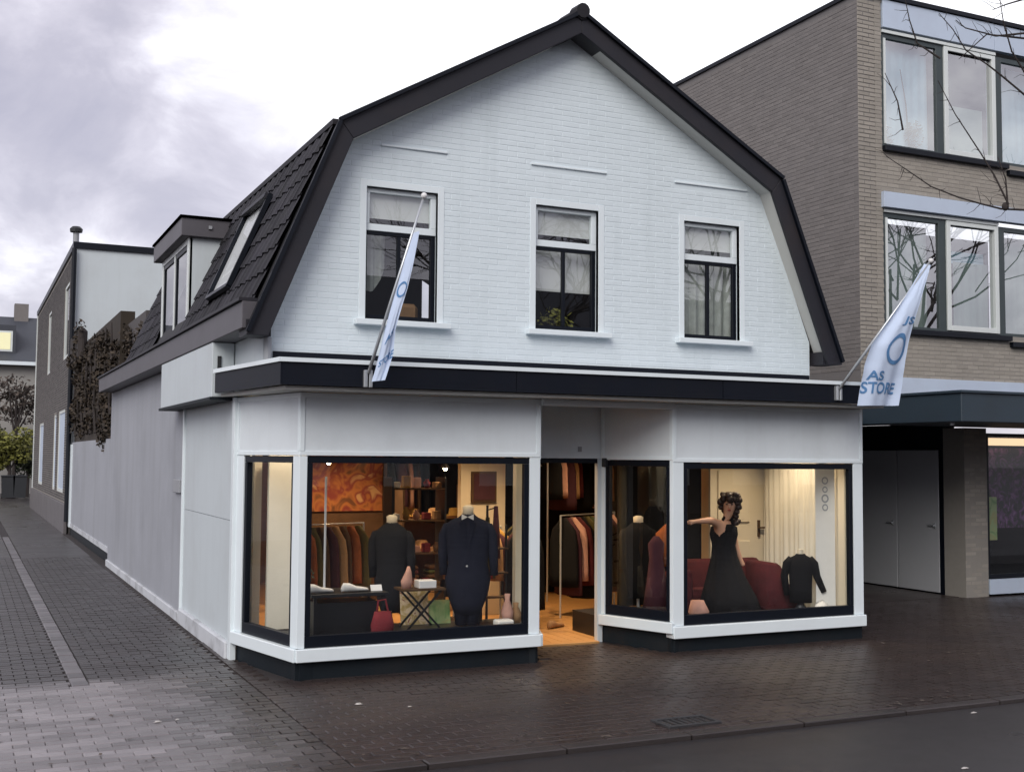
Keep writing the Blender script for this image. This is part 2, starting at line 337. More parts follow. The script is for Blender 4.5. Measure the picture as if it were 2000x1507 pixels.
def field(name, m_, parent, rects, o0, ud, vd, nd, depth, jit=.0015, nmax=300, full=None, seed=1, stuff_name=None, wfn=None):
    """pieces on a plane: rects (u0, v0, u1, v1); the nearest full-size ones become objects, the rest one mesh"""
    rn = random.Random(seed); ud, vd, nd, o0 = Vector(ud), Vector(vd), Vector(nd), Vector(o0); off = root_loc(parent) if parent else Vector()
    rot = Matrix((ud, vd, nd)).transposed()
    items = []
    for r in rects:
        c = o0+ud*(r[0]+r[2])/2+vd*(r[1]+r[3])/2
        items.append((( c-Vector((0,0,CAMZ))).length, r, c))
    items.sort(key=lambda t: t[0])
    protos = {}; nobj = 0; mb = MB(); ws = []
    for d, r, c in items:
        sx, sy = r[2]-r[0], r[3]-r[1]; h = rn.uniform(-jit, jit); ok = full and abs(sx-full[0]) < .002 and abs(sy-full[1]) < .002
        val = rn.choice((-.9, -.6, -.3, -.1, .1, .3, .6, 1.))
        inview = True
        vv_ = c-Vector((0,0,CAMZ)); zz = vv_.dot(cf)
        if zz < .1 or abs(vv_.dot(r2)/zz) > .445 or abs(vv_.dot(u2)/zz) > .336: inview = False
        if ok and inview and nobj < nmax:
            wq = round(wfn(c)*8)/8 if wfn else None
            if (val, wq) not in protos:
                protos[val, wq] = pm_ = piece_mesh(name, full[0], full[1], depth, m_, val)
                if wfn: pm_.attributes.new('w', 'FLOAT', 'POINT').data.foreach_set('value', [wq]*len(pm_.vertices))
            o = bpy.data.objects.new(name, protos[val, wq]); col.objects.link(o); o.parent = parent
            mm_ = (rot @ Matrix.Rotation(rn.uniform(-.006, .006), 3, 'X') @ Matrix.Rotation(rn.uniform(-.006, .006), 3, 'Y')).to_4x4(); mm_.translation = c+nd*h-off
            o.matrix_local = mm_; nobj += 1
        else:
            x, y = sx/2, sy/2; p = lambda a, b, cc: c+ud*a+vd*b+nd*(cc+h); k = min(.004, x*.3, y*.3)
            mb.add([p(-x,-y,-depth),p(x,-y,-depth),p(x,y,-depth),p(-x,y,-depth),p(-x+k,-y+k,0),p(x-k,-y+k,0),p(x-k,y-k,0),p(-x+k,y-k,0)],
                [(0,1,5,4),(1,2,6,5),(2,3,7,6),(3,0,4,7),(4,5,6,7)], val)
            if wfn: ws += [wfn(c)]*8
    if mb.v:
        so__ = mb.build(stuff_name or name+'s', m_, parent, kind='stuff', fixn=False)
        if wfn: so__.data.attributes.new('w', 'FLOAT', 'POINT').data.foreach_set('value', ws)
def courses(u0, v0, u1, v1, bl, bh, j, clip=None, holes=(), bond=.5):
    """running bond rectangles in u0..u1, v0..v1; clip(v) -> (umin, umax); holes are rectangles"""
    out_ = []; v = v0; row = 0
    while v+bh <= v1+1e-6:
        a, b = u0, u1
        if clip: a, b = clip(v+bh); a2, b2 = clip(v); a, b = max(a, a2, u0), min(b, b2, u1)
        spans = [(a, b)]
        for h in holes:
            if v < h[3]-1e-4 and v+bh > h[1]+1e-4:
                ns = []
                for s0, s1 in spans:
                    if h[2] <= s0 or h[0] >= s1: ns.append((s0, s1)); continue
                    if h[0] > s0: ns.append((s0, h[0]))
                    if h[2] < s1: ns.append((h[2], s1))
                spans = ns
        start = math.floor((a-u0)/(bl+j))-1
        for s0, s1 in spans:
            u = u0+start*(bl+j)+(row % 2)*bond*(bl+j)
            while u < s1:
                x0, x1 = max(u, s0), min(u+bl, s1)
                if x1-x0 > .03: out_.append((x0, v, x1, v+bh))
                u += bl+j
        v += bh+j; row += 1
    return out_
def skin_body(name, m_, joints, edges, radii, parent=None, root=0, sub=2):
    off = root_loc(parent) if parent else Vector()
    me = bpy.data.meshes.new(name); me.from_pydata([tuple(Vector(j)-off) for j in joints], edges, [])
    o = bpy.data.objects.new(name, me); col.objects.link(o)
    o.modifiers.new('s', 'SKIN'); ss = o.modifiers.new('d', 'SUBSURF'); ss.levels = sub
    lay = me.skin_vertices[0] if me.skin_vertices else None
    if lay is None:
        bm = bmesh.new(); bm.from_mesh(me); bm.verts.layers.skin.verify(); bm.to_mesh(me); bm.free(); lay = me.skin_vertices[0]
    for i, r in enumerate(radii):
        lay.data[i].radius = (r, r) if not isinstance(r, tuple) else r; lay.data[i].use_root = i == root
    dg = bpy.context.evaluated_depsgraph_get(); ev = o.evaluated_get(dg); nm = bpy.data.meshes.new_from_object(ev)
    o.modifiers.clear(); o.data = nm; nm.name = name; nm.materials.clear(); nm.materials.append(M[m_]); nm.polygons.foreach_set('use_smooth', [True]*len(nm.polygons))
    if parent: o.parent = parent
    return o
def leaf_cloud(mb, c, rad, n, size, rn, flat=0.):
    for _ in range(n):
        while True:
            p = Vector((rn.uniform(-1,1), rn.uniform(-1,1), rn.uniform(-1,1)))
            if p.length <= 1 and rn.random() < .25+.75*p.length: break
        q = Vector((c[0]+p.x*rad[0], c[1]+p.y*rad[1], c[2]+p.z*rad[2])); s_ = size*rn.uniform(.5, 1.3)
        a = Vector((rn.gauss(0,1), rn.gauss(0,1), rn.gauss(0,1))).normalized()*s_; b = a.orthogonal().normalized()*s_*.6
        mb.add([q-a, q+b, q+a, q-b], [(0,1,2,3)], rn.uniform(-.7, .9))

# ------------------------------------------------------------------ ground
g = MB(); g.add([(-300,-300,-.075),(300,-300,-.075),(300,300,-.075),(-300,300,-.075)], [(0,1,2,3)])
struct(g.build('ground', 'asphalt'))
road = struct(MB().box(1.72, -12, -.074, 40, 7.08, -.036).build('road', 'asphalt'))
pave = struct(MB().box(2.3, 7.21, -.07, 40, 40, -.012).build('pavement', 'bed'))
BL, BH, J = .2, .1, .0035
rects = courses(2.303, 7.215, 16.2, 12.6, BL, BH, J)
def keep_pave(r):
    x, y = (r[0]+r[2])/2, (r[1]+r[3])/2
    if y > 10.2 and 2.5 < x < 9.0: return 5.2 < x < 6.45 and y < 11.0
    if x < 2.38 and y > 7.21: return x > 1.02 + .0*y
    return True
prects = [r for r in rects if keep_pave(r) and r[0] > 1.0]
def pale(c):      # how pale a paver is: a lighter patch at the mouth of the side street
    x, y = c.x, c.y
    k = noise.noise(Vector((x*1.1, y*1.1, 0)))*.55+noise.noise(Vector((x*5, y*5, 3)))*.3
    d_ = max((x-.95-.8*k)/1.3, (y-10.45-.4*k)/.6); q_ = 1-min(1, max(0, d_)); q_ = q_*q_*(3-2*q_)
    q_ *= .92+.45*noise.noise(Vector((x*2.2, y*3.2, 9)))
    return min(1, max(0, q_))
street = struct(MB().box(-14, -8, -.07, 2.295, 70, -.012).build('side_street', 'bed'))
ROW = BH+J
zones = courses(-3.6, 7.215-15*ROW, 2.292, 7.214, BL, BH, J)
zones = [r for r in zones if not (r[2] > 1.75 and r[3] < 7.2)]
zones += courses(-3.6, 7.215, 2.292, 10.6304, BL, BH, J)
zones += courses(-3.6, 10.6305, .896, 24.0, BL, BH, J)+courses(1.044, 10.6305, 2.292, 24.0, BL, BH, J)
cl_r = [r for r in prects if r[0] >= 2.3]
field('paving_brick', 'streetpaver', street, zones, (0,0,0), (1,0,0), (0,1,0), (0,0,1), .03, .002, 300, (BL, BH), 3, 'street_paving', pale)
field('clinker_brick', 'clinker', pave, cl_r, (0,0,0), (1,0,0), (0,1,0), (0,0,1), .03, .0015, 300, (BL, BH), 5, 'clinker_paving')
# gutter row of pale stones running up the side street
y = 10.632
gs = []
while y < 30: gs.append((.90, y, 1.04, y+.2)); y += .206
field('gutter_stone', 'stripstone', street, gs, (0,0,0), (1,0,0), (0,1,0), (0,0,1), .03, .004, 60, (.14, .2), 6, 'gutter_stones')
MB().box(-14, 24.01, -.03, .88, 70, -.002).build('far_paving', 'streetpaver', street); MB().box(1.06, 24.01, -.03, 2.29, 70, -.002).build('far_footpath', 'streetpaver', street)
# kerb stones
x = 1.75; kn = 0
kp = [piece_mesh('kerb_stone', .985, .12, .12, 'kerb', v_) for v_ in (-.8, -.3, .2, .7)]
while x < 18:
    o = bpy.data.objects.new('kerb_stone', kp[(kn*7) % 4]); col.objects.link(o); o.parent = pave; bpy.context.view_layer.update()
    o.matrix_local = Matrix.Translation(Vector((x+.5, 7.145, .001+random.uniform(-.004, .004)))-root_loc(pave)) @ Matrix.Rotation(random.uniform(-.006, .006), 4, 'Z'); x += 1.; kn += 1
# drain by the kerb
dr = thing('street_drain', (4.93, 7.42, 0), 'cast iron street drain in the pavement against the kerb', 'drain')
for x0, x1, y0, y1 in ((4.7, 5.16, 7.30, 7.33), (4.7, 5.16, 7.53, 7.56), (4.7, 4.73, 7.335, 7.525), (5.13, 5.16, 7.335, 7.525)): box('rim', 'iron', dr, x0, y0, -.02, x1, y1, .016, bevel=.003)
for i in range(7): box('grate_bar', 'iron', dr, 4.745+i*.055, 7.335, -.02, 4.77+i*.055, 7.525, .010, bevel=.003)
# fallen leaves and grit gathered along the kerb and the wall foot
lv = MB(); rn = random.Random(55)
for k in range(420):
    t_ = rn.random()
    if t_ < .4: x, y = rn.uniform(1.8, 12), 7.24+abs(rn.gauss(0, .12))
    elif t_ < .6: x, y = 2.33-abs(rn.gauss(0, .10)), rn.uniform(11.6, 20)
    else: x, y = rn.uniform(-1.5, 11), rn.uniform(7.2, 9.9)
    a = rn.uniform(0, 6.28); s_ = rn.uniform(.012, .032); z = .005+rn.uniform(0, .006)
    p = [(x+s_*math.cos(a), y+s_*math.sin(a), z), (x-s_*.5*math.sin(a), y+s_*.5*math.cos(a), z+rn.uniform(0, .008)), (x-s_*math.cos(a), y-s_*math.sin(a), z+rn.uniform(0, .006)), (x+s_*.5*math.sin(a), y-s_*.5*math.cos(a), z)]
    lv.add(p, [(0,1,2,3)], rn.uniform(-.7, .9))
o = lv.build('fallen_leaves', 'twig', fixn=False); o['kind'] = 'stuff'; tag(o, 'small brown fallen leaves and grit scattered on the wet paving', 'leaves')
# litter
def litter(x, y, s, lab, seed, z=0):
    rn = random.Random(seed); b = MB(); n = 7
    b.rings([[(x+s*(1-.25*i)*math.cos(6.28*j/n)*rn.uniform(.7,1.2), y+s*.6*(1-.25*i)*math.sin(6.28*j/n)*rn.uniform(.7,1.2), z+.002+i*s*.12+rn.uniform(0,.004)) for j in range(n)] for i in range(3)])
    tag(b.build('paper_scrap', 'cardboard'), lab, 'litter', 'paper scraps on the ground')
litter(1.355, 8.96, .035, 'small bright white paper scrap on the pale wet paving', 1)
litter(2.89, 8.98, .035, 'pale scrap on the dark clinkers in front of the long shop window', 2)
litter(3.23, 8.73, .022, 'tiny scrap nearest to the drain on the dark clinkers', 3)
litter(3.41, 6.62, .05, 'white paper scrap on the asphalt at the picture edge below the kerb', 4, -.036)
litter(7.30, 6.93, .03, 'pale scrap on the asphalt against the kerb before the dark passage', 5, -.036)
litter(5.94, 5.72, .03, 'pale scrap out on the asphalt, farthest from the kerb', 6, -.036)
litter(1.50, 8.98, .02, 'thin grey scrap beside the bright white one on the pale paving', 7)

# ------------------------------------------------------------------ white shop house
XC, YG = 5.475, 10.33            # centre line and gable wall plane
YF = 10.10                      # shop front plane
house = thing('shop_house', (5.5, 12, 0), 'white corner shop house with a gambrel gable, dark roof and lit shop windows', 'house')
WK, WE = 2.48, 3.26             # half widths of the outer roof profile at knee and eave
def rline(dx):                  # height of the outer roof profile at |dx|
    dx = abs(dx)
    return 6.40-(1.40/WK)*dx if dx < WK else 5.0-(1.85/(WE-WK))*(dx-WK)
def rhalf(z):                   # half width of the outer profile at height z
    return (6.40-z)*WK/1.40 if z > 5.0 else WK+(5.0-z)*(WE-WK)/1.85
wins = [(3.331, 3.220, 4.043, 4.471), (5.091, 3.220, 5.803, 4.471), (6.841, 3.220, 7.552, 4.471)]
GF = lambda u, v, d: (u, YG+d, v)
top = 6.25
gpoly = [(XC-3.02, 2.72), (XC+3.02, 2.72), (XC+3.02, 3.25), (XC+2.37, 4.87), (XC, top-.03), (XC-2.37, 4.87), (XC-3.02, 3.25)]
gw = MB().wall(gpoly, [[(a, b), (c, b), (c, d), (a, d)] for a, b, c, d in wins], GF, .0022, .12).build('gable_wall', 'gablejoint', house)
reliefs = [(3.460, 4.861, 4.132, 4.891), (5.032, 4.861, 5.892, 4.891), (6.722, 4.861, 7.651, 4.891)]
def gclip(z):
    hw = (min(rhalf(z+.02), 3.26))-.21 if z < 4.8 else (6.19-z)*2.37/(6.19-4.87)
    hw = min(hw, 3.0); return XC-hw, XC+hw
SUR = .065                      # width of the smooth band round each window
bh = [(a-SUR, b-.04, c+SUR, d+SUR) for a, b, c, d in wins]+[(a, b-.004, c, d+.004) for a, b, c, d in reliefs]
br = courses(XC-3.0, 2.74, XC+3.0, 6.15, .195, .049, .0055, gclip, bh)
field('brick', 'gablebrick', gw, br, (0, YG, 0), (1,0,0), (0,0,1), (0,-1,0), .0026, .0006, 300, (.195, .049), 11, 'painted_bricks')
for a, b, c, d in reliefs: box('relief_strip', 'whitetrim', house, a, YG-.016, b+.004, c, YG+.01, d-.006, bevel=.003)
box('gable_foot_strip', 'navy', house, XC-3.0, YG-.02, 2.80, XC+3.0, YG-.006, 2.885)  # thin dark strip along the foot of the gable wall
def sash_window(a, b, c, d, kind):
    f = MB()  # flat surround
    f.box(a-SUR, YG-.006, b-.03, a, YG+.05, d+SUR); f.box(c, YG-.006, b-.03, c+SUR, YG+.05, d+SUR); f.box(a, YG-.006, d, c, YG+.05, d+SUR)
    wo = f.build('window', 'whitetrim', house, bevel=.003)
    box('window_sill', 'whitetrim', wo, a-.11, YG-.085, b-.055, c+.12, YG+.03, b-.001, bevel=.005)
    tz = d-.375; y0 = YG+.045
    t = MB(); t.box(a, y0, d-.045, c, y0+.05, d); t.box(a, y0, tz-.03, c, y0+.05, tz+.035); t.box(a, y0, tz+.036, a+.045, y0+.05, d-.046); t.box(c-.055, y0, tz+.036, c, y0+.05, d-.046)
    t.build('transom_frame', 'whitetrim', wo, bevel=.003)
    s_ = MB(); y1 = YG+.06; zt = tz-.032
    s_.box(a, y1, b, a+.03, y1+.045, zt); s_.box(c-.045, y1, b, c, y1+.045, zt); s_.box(a+.031, y1, b, c-.046, y1+.045, b+.055); s_.box(a+.031, y1, zt-.032, c-.046, y1+.045, zt)
    mx_ = (a+c)/2-.01; s_.box(mx_-.017, y1+.002, b+.056, mx_+.017, y1+.04, zt-.033)
    s_.build('sash', 'black', wo, bevel=.002)
    MB().add([(a+.02, y1+.02, b+.03), (mx_, y1+.02, b+.03), (mx_, y1+.02, zt-.01), (a+.02, y1+.02, zt-.01)], [(0,1,2,3)]).build('pane', 'glass', wo)
    MB().add([(mx_, y1+.021, b+.03), (c-.02, y1+.021, b+.03), (c-.02, y1+.021, zt-.01), (mx_, y1+.021, zt-.01)], [(0,1,2,3)]).build('pane', 'glass', wo)
    MB().add([(a+.02, y0+.03, tz), (c-.02, y0+.03, tz), (c-.02, y0+.03, d-.02), (a+.02, y0+.03, d-.02)], [(0,1,2,3)]).build('pane', 'glass', wo)
    yc = YG+.22
    box('top_blind', 'blind', wo, a-.02, YG+.115, tz+.10, c+.02, YG+.125, d+.02)       # pale blind behind the top pane
    if kind == 0:
        wave = MB(); rs = []
        for i in range(2):
            rs.append([(a-.02+.30*j/12, yc+.05+.02*math.sin(j*1.7), (zt if i else b+.55)-(.0 if i else .25*math.sin(j*.26))) for j in range(13)])
        wave.rings(rs, closed=False).build('curtain', 'curtain', wo)
        box('cushion', 'tan', wo, mx_+.05, yc+.1, b+.02, c-.06, yc+.2, b+.22, bevel=.04)
    elif kind == 1:
        box('blind', 'blind', wo, a-.05, yc, zt-.42, c+.05, yc+.008, tz+.02)
        lf = MB(); rn = random.Random(5); leaf_cloud(lf, (mx_-.02, yc-.02, b+.12), (.2, .06, .14), 120, .03, rn); lf.build('window_plant', 'leafgreen', wo, fixn=False)
    else:
        rs = [[(a-.03+.78*j/40, yc+.025*math.sin(j*1.1)+.01*math.sin(j*2.7), z_) for j in range(41)] for z_ in (b-.05, (b+d)/2, d)]
        MB().rings(rs, closed=False).build('lace_curtain', 'curtain', wo, smooth=True)
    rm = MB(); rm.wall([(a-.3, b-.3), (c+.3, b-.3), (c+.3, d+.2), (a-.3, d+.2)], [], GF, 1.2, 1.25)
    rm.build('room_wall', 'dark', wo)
    return wo
for i, wv in enumerate(wins): sash_window(*wv, i)

# --- roof: slab, tiles, ridge, barge boards
YR0, YR1, YB = 10.15, 19.6, 10.10
def prof(off, sgn):             # inner offset profile points apex, knee, eave
    return [(XC, 6.40-off*1.15), (XC+sgn*(WK-off*.75), 5.0-off*.83), (XC+sgn*(WE-off*1.0), 3.15-off*.0)]
roofs = {}
rb = MB()
for sgn in (-1, 1):
    o_ = prof(.0, sgn); i_ = prof(.14, sgn)
    rb.prism([(o_[0][0], YR0, o_[0][1]-.03), (o_[1][0], YR0, o_[1][1]-.03), (i_[1][0], YR0, i_[1][1]-.03), (i_[0][0], YR0, i_[0][1]-.03)], (0, YR1-YR0, 0))
    rb.prism([(o_[1][0], YR0+.001, o_[1][1]-.032), (o_[2][0], YR0+.001, 3.12), (i_[2][0], YR0+.001, 3.12), (i_[1][0], YR0+.001, i_[1][1]-.032)], (0, YR1-YR0-.002, 0))
roof = rb.build('roof', 'roofdark', house)
# pantiles on the street side, one by one
sl = Vector((WE-WK, 0, -1.85)); slen = sl.length; dn = Vector((-(WE-WK), 0, -1.85)).normalized()   # down the left slope
nrm = Vector((-1.85, 0, WE-WK)).normalized()
rows, tw = 8, .245
th = slen/rows
def tile_mesh(val):
    b = MB(); rs = []
    for v_, up_ in ((0, .010), (th+.03, .028)):
        rs.append([Vector((0, 0, 0))+Vector((0, 1, 0))*(tw*j/6+.0)+dn*v_+nrm*(up_+.012*math.sin(math.pi*2*j/6+.5)) for j in range(7)])
    lo = [p-nrm*.022 for p in rs[1]]
    b.rings([rs[0], rs[1], lo], closed=False, val=val)
    me = bpy.data.meshes.new('roof_tile'); me.from_pydata([tuple(p) for p in b.v], [], b.f); at = me.attributes.new('v', 'FLOAT', 'POINT'); at.data.foreach_set('value', b.val); me.materials.append(M['tile']); return me
tms = [tile_mesh(v_) for v_ in (-.8, -.4, 0, .4, .9)]
knee = Vector((XC-WK, 0, 5.0))
for r_ in range(rows):
    for c_ in range(int((YR1-YB-.05)/tw)):
        y = YB+.09+c_*tw; p = knee+dn*(r_*th)
        zc = p.z-.12
        if 14.3 < y < 16.55 and zc < 4.75: continue      # dormer
        if 11.8 < y+.1 < 12.85 and 3.60 < zc < 4.62: continue    # skylight
        o = bpy.data.objects.new('roof_tile', random.choice(tms)); col.objects.link(o); o.parent = roof
        o.location = Vector((p.x, y, p.z))-Vector(house.location)+nrm*random.uniform(0, .005)
rc = MB()
for k in range(24): rc.tube([(XC, YB-.02+k*.4, 6.40), (XC, YB+.40+k*.4, 6.412)], [.07, .08], 10)
rc.build('ridge_cap', 'tile', roof, smooth=False)
box('knee_cap', 'tile', roof, XC-WK-.05, YB+.06, 4.965, XC-WK+.06, YR1, 5.015)
BW = .215
def bargeboard(p, q, wn, t0, t1, nm='barge_board'):
    """board under the line p->q (x, z), width wn measured towards the house"""
    a, b = Vector((p[0], 0, p[1])), Vector((q[0], 0, q[1]))
    return a, b
pr_o = {s: [(XC, 6.42), (XC+s*(WK+.005), 5.01), (XC+s*(WE+.01), 3.13)] for s in (-1, 1)}
for s in (-1, 1):
    a, k_, e_ = pr_o[s]
    ki = (XC+s*(WK-.13), 4.84); ai = (XC, 6.20); ei = (XC+s*(WE-.165), 3.0); eo = (XC+s*(WE+.03), 3.0)
    MB().prism([(a[0]+s*.001, YB, a[1]), (k_[0], YB, k_[1]), (ki[0], YB, ki[1]), (ai[0]+s*.001, YB, ai[1])], (0, .048, 0)).build('barge_board', 'barge', house, bevel=.004)
    MB().prism([(k_[0], YB+.001, k_[1]-.003), (eo[0], YB+.001, eo[1]), (ei[0], YB+.001, ei[1]), (ki[0], YB+.001, ki[1]-.003)], (0, .046, 0)).build('barge_board', 'barge', house, bevel=.004)
    # cover trim along the outer edge
    MB().bar((a[0]+s*.02, YB-.012, a[1]-.02), (k_[0], YB-.012, k_[1]-.015), .05, .035, (s*.3, 0, 1)).build('barge_trim', 'black', house)
    MB().bar((k_[0]-s*.005, YB-.012, k_[1]-.03), (eo[0]-s*.012, YB-.012, eo[1]+.03), .05, .035, (s, 0, .3)).build('barge_trim', 'black', house)
    # soffits under the overhang
    for p, q in (((XC, 6.235), (XC+s*(WK-.11), 4.855)), ((XC+s*(WK-.11), 4.855), (XC+s*(WE-.14), 3.1))):
        n_ = Vector((q[1]-p[1], 0, -(q[0]-p[0]))).normalized()*.02
        if n_.z > 0: n_ = -n_
        MB().prism([(p[0], YB+.05, p[1]), (q[0], YB+.05, q[1]), (q[0]+n_.x, YB+.05, q[1]+n_.z), (p[0]+n_.x, YB+.05, p[1]+n_.z)], (0, YG-YB-.045, 0)).build('soffit', 'soffit', house)
    # boxed eave foot
    box('eave_box', 'barge', house, *( (XC-WE-.02, YB+.05, 3.0, XC-WE+.2, YG+.1, 3.14) if s < 0 else (XC+WE-.2, YB+.05, 3.0, XC+WE+.02, YG+.1, 3.14)))
# apex cap tile
MB().tube([(XC, YB-.04, 6.42), (XC, YB+.12, 6.43)], [.075, .075], 12).build('ridge_end', 'tile', roof)
# gutter along the side street
gt = MB(); gt.box(2.16, 10.16, 3.06, 2.42, 22.0, 3.30); gt.build('gutter_board', 'fasciaboard', house, bevel=.006)
box('gutter_lip', 'barge', house, 2.13, 10.162, 3.302, 2.30, 22.01, 3.33)
# side wall
box('side_wall', 'greywall', house, 2.385, 14.28, .10, 2.6, 22.0, 3.055)
box('wall_base', 'baseplas', house, 2.355, 14.28, -.02, 2.5, 22.02, .098, bevel=.008)
box('side_panel', 'palewall', house, 2.39, 11.50, 1.322, 2.55, 14.22, 2.52); box('side_panel', 'palewall', house, 2.39, 11.50, .16, 2.55, 14.22, 1.316)
box('corner_strip', 'whitetrim', house, 2.362, 14.222, .0, 2.6, 14.278, 2.56, bevel=.004)
box('panel_base', 'baseplas', house, 2.345, 11.50, -.02, 2.55, 14.22, .158, bevel=.012)
box('upper_side_wall', 'palewall', house, 2.392, 10.34, 2.53, 2.6, 14.27, 3.055)
# white boxed end of the cornice on the side
cb = MB().box(2.17, 11.52, 2.52, 2.385, 14.75, 3.055); cb.build('cornice_box', 'palewall', house, bevel=.006)
box('box_underside_shade', 'plinth', house, 2.15, 11.50, 2.49, 2.385, 14.78, 2.518)  # dark board: the shade under the box is put into its colour
box('vent_slot', 'dark', house, 2.22, 11.505, 2.72, 2.255, 11.519, 2.92)
MB().tube([(2.42, 10.28, 3.0), (2.42, 10.28, 2.80)], .035, 10).build('downpipe', 'greyplas', house)

# --- cornice over the shop front
P0, P1, P2, P3 = (2.19, 11.46), (2.40, 9.72), (9.08, 9.72), (9.08, 10.6)
def strip(nm, m_, pts, inset, z0, z1, **k):
    b = MB()
    for a_, b_ in zip(pts[:-1], pts[1:]):
        d = Vector((b_[0]-a_[0], b_[1]-a_[1], 0)).normalized(); n_ = Vector((-d.y, d.x, 0))*inset
        b.prism([(a_[0], a_[1], z0), (b_[0], b_[1], z0), (b_[0]+n_.x, b_[1]+n_.y, z0), (a_[0]+n_.x, a_[1]+n_.y, z0)], (0, 0, z1-z0))
    return b.build(nm, m_, house, **k)
strip('fascia_board', 'navy', (P0, P1), .04, 2.555, 2.745); [strip('fascia_board', 'navy', ((a_, 9.72+o__), (b_, 9.72+o__)), .04, 2.555, 2.745) for a_, b_, o__ in ((2.42, 4.597, 0), (4.603, 6.897, .002), (6.903, 9.08, 0))]
q = lambda p, dx, dy: (p[0]+dx, p[1]+dy)
strip('cornice_trim', 'whitetrim', (q(P0, -.02, 0), q(P1, -.015, -.02)), .06, 2.747, 2.785); strip('cornice_trim', 'whitetrim', (q(P1, .0, -.02), q(P2, .01, -.02)), .06, 2.748, 2.785)
MB().prism([(P0[0]+.05, P0[1], 2.70), (P1[0]+.05, P1[1]+.05, 2.70), (P2[0], P2[1]+.05, 2.70), (9.06, 10.5, 2.70), (2.45, 10.5, 2.70), (2.36, 11.44, 2.70)], (0, 0, .05)).build('cornice_roof', 'zinc', house)
MB().prism([(P0[0]+.06, P0[1], 2.52), (P1[0]+.06, P1[1]+.06, 2.52), (9.05, P2[1]+.06, 2.52), (9.05, 11.0, 2.52), (2.42, 11.0, 2.52)], (0, 0, .03)).build('cornice_soffit', 'soffit', house)
box('header_strip', 'whitetrim', house, 5.045, 10.06, 2.455, 6.545, 10.10, 2.518, bevel=.003)

# --- shop front: a bay is plinth, sill, frames, panes and panels, straight or splayed
def bay_face(a_, b_, u0, u1, zs, zf0, zf1, ztop, pane_m='shopglass', first=True):
    """face from plan point a_ to b_: white posts to u0 and after u1, black frame between"""
    a = Vector((a_[0], a_[1], 0)); b = Vector((b_[0], b_[1], 0)); d = (b-a); Ln = d.length; d.normalize(); n_ = Vector((d.y, -d.x, 0))
    def bx(mb, s0, s1, z0, z1, f, bk):
        p = [a+d*s0+n_*f, a+d*s1+n_*f, a+d*s1-n_*bk, a+d*s0-n_*bk]
        mb.prism([(x.x, x.y, z0) for x in p], (0, 0, z1-z0))
    m1 = MB(); bx(m1, .0, Ln, -.02, zs-.002, -.035, .2); m1.build('plinth', 'plinth', house)
    m1 = MB(); bx(m1, -.01, Ln+.01, zs, zf0, .035, .12); m1.build('sill', 'whitetrim', house, bevel=.006)
    if u0 > .005: m1 = MB(); bx(m1, .0, u0, zf0+.002, zf1+.015, .0, .09); m1.build('post', 'whitetrim', house, bevel=.003)
    if Ln-u1 > .005: m1 = MB(); bx(m1, u1, Ln, zf0+.002, zf1+.015, .0, .09); m1.build('post', 'whitetrim', house, bevel=.003)
    m1 = MB(); bx(m1, .0, Ln, zf1+.017, ztop, -.004, .06); m1.build('panel', 'white', house)
    m1 = MB(); bx(m1, .0, Ln, zf1+.018, zf1+.055, .006, .03); bx(m1, .0, Ln, ztop-.045, ztop-.002, .006, .03); bx(m1, .0, .04, zf1+.056, ztop-.046, .006, .03); bx(m1, Ln-.04, Ln, zf1+.056, ztop-.046, .006, .03); m1.build('panel_frame', 'whitetrim', house, bevel=.002)
    fr = MB(); fb = .105; ft = .048; fs = .052
    bx(fr, u0+.002, u1-.002, zf0+.004, zf0+fb, -.012, .07); bx(fr, u0+.002, u1-.002, zf1-ft, zf1+.012, -.012, .07)
    bx(fr, u0+.002, u0+fs, zf0+fb+.001, zf1-ft-.001, -.012, .07); bx(fr, u1-fs, u1-.002, zf0+fb+.001, zf1-ft-.001, -.012, .07)
    w_ = fr.build('display_window', 'black', house, bevel=.003)
    pn = MB(); pp = [a+d*(u0+.03)-n_*.04, a+d*(u1-.03)-n_*.04]
    pn.add([(pp[0].x, pp[0].y, zf0+.05), (pp[1].x, pp[1].y, zf0+.05), (pp[1].x, pp[1].y, zf1-.02), (pp[0].x, pp[0].y, zf1-.02)], [(0,1,2,3)])
    pn.build('pane', pane_m, w_)
C0, C1 = (2.405, 11.40), (2.68, 10.10)
bay_face(C0, C1, .16, 1.20, .16, .275, 1.94, 2.515)
bay_face(C1, (5.04, 10.10), .07, 2.25, .16, .275, 1.94, 2.515)
bay_face((6.55, 10.10), (9.03, 10.10), .13, 2.35, .14, .262, 1.90, 2.515)
bay_face((6.21, 10.98), (6.55, 10.10), .05, .90, .19, .30, 1.92, 2.515)
bay_face((5.04, 10.10), (5.38, 10.98), .05, .89, .16, .275, 1.92, 2.515)
box('corner_post', 'whitetrim', house, 2.37, 11.39, -.02, 2.43, 11.495, 2.515, bevel=.004)
box('end_wall', 'white', house, 8.98, 10.18, -.02, 9.03, 14, 2.55)
# door wall
box('door_header', 'white', house, 5.30, 10.99, 1.95, 6.27, 11.05, 2.515)
box('header_plate', 'greyplas', house, 5.93, 10.983, 2.02, 5.975, 10.989, 2.075)
box('door_post', 'palewall', house, 6.17, 10.985, .0, 6.235, 11.05, 1.948, bevel=.003); box('door_post', 'palewall', house, 5.36, 10.985, .0, 5.42, 11.05, 1.948, bevel=.003)
box('door_head', 'black', house, 5.421, 10.99, 1.90, 6.169, 11.05, 1.948)
box('threshold', 'wood', house, 5.42, 10.93, -.01, 6.17, 11.06, .022, bevel=.004)
sn = MB(); sn.box(6.205, 10.90, 1.86, 6.25, 10.965, 1.955); sn.build('door_sensor', 'plastic', house, bevel=.006)
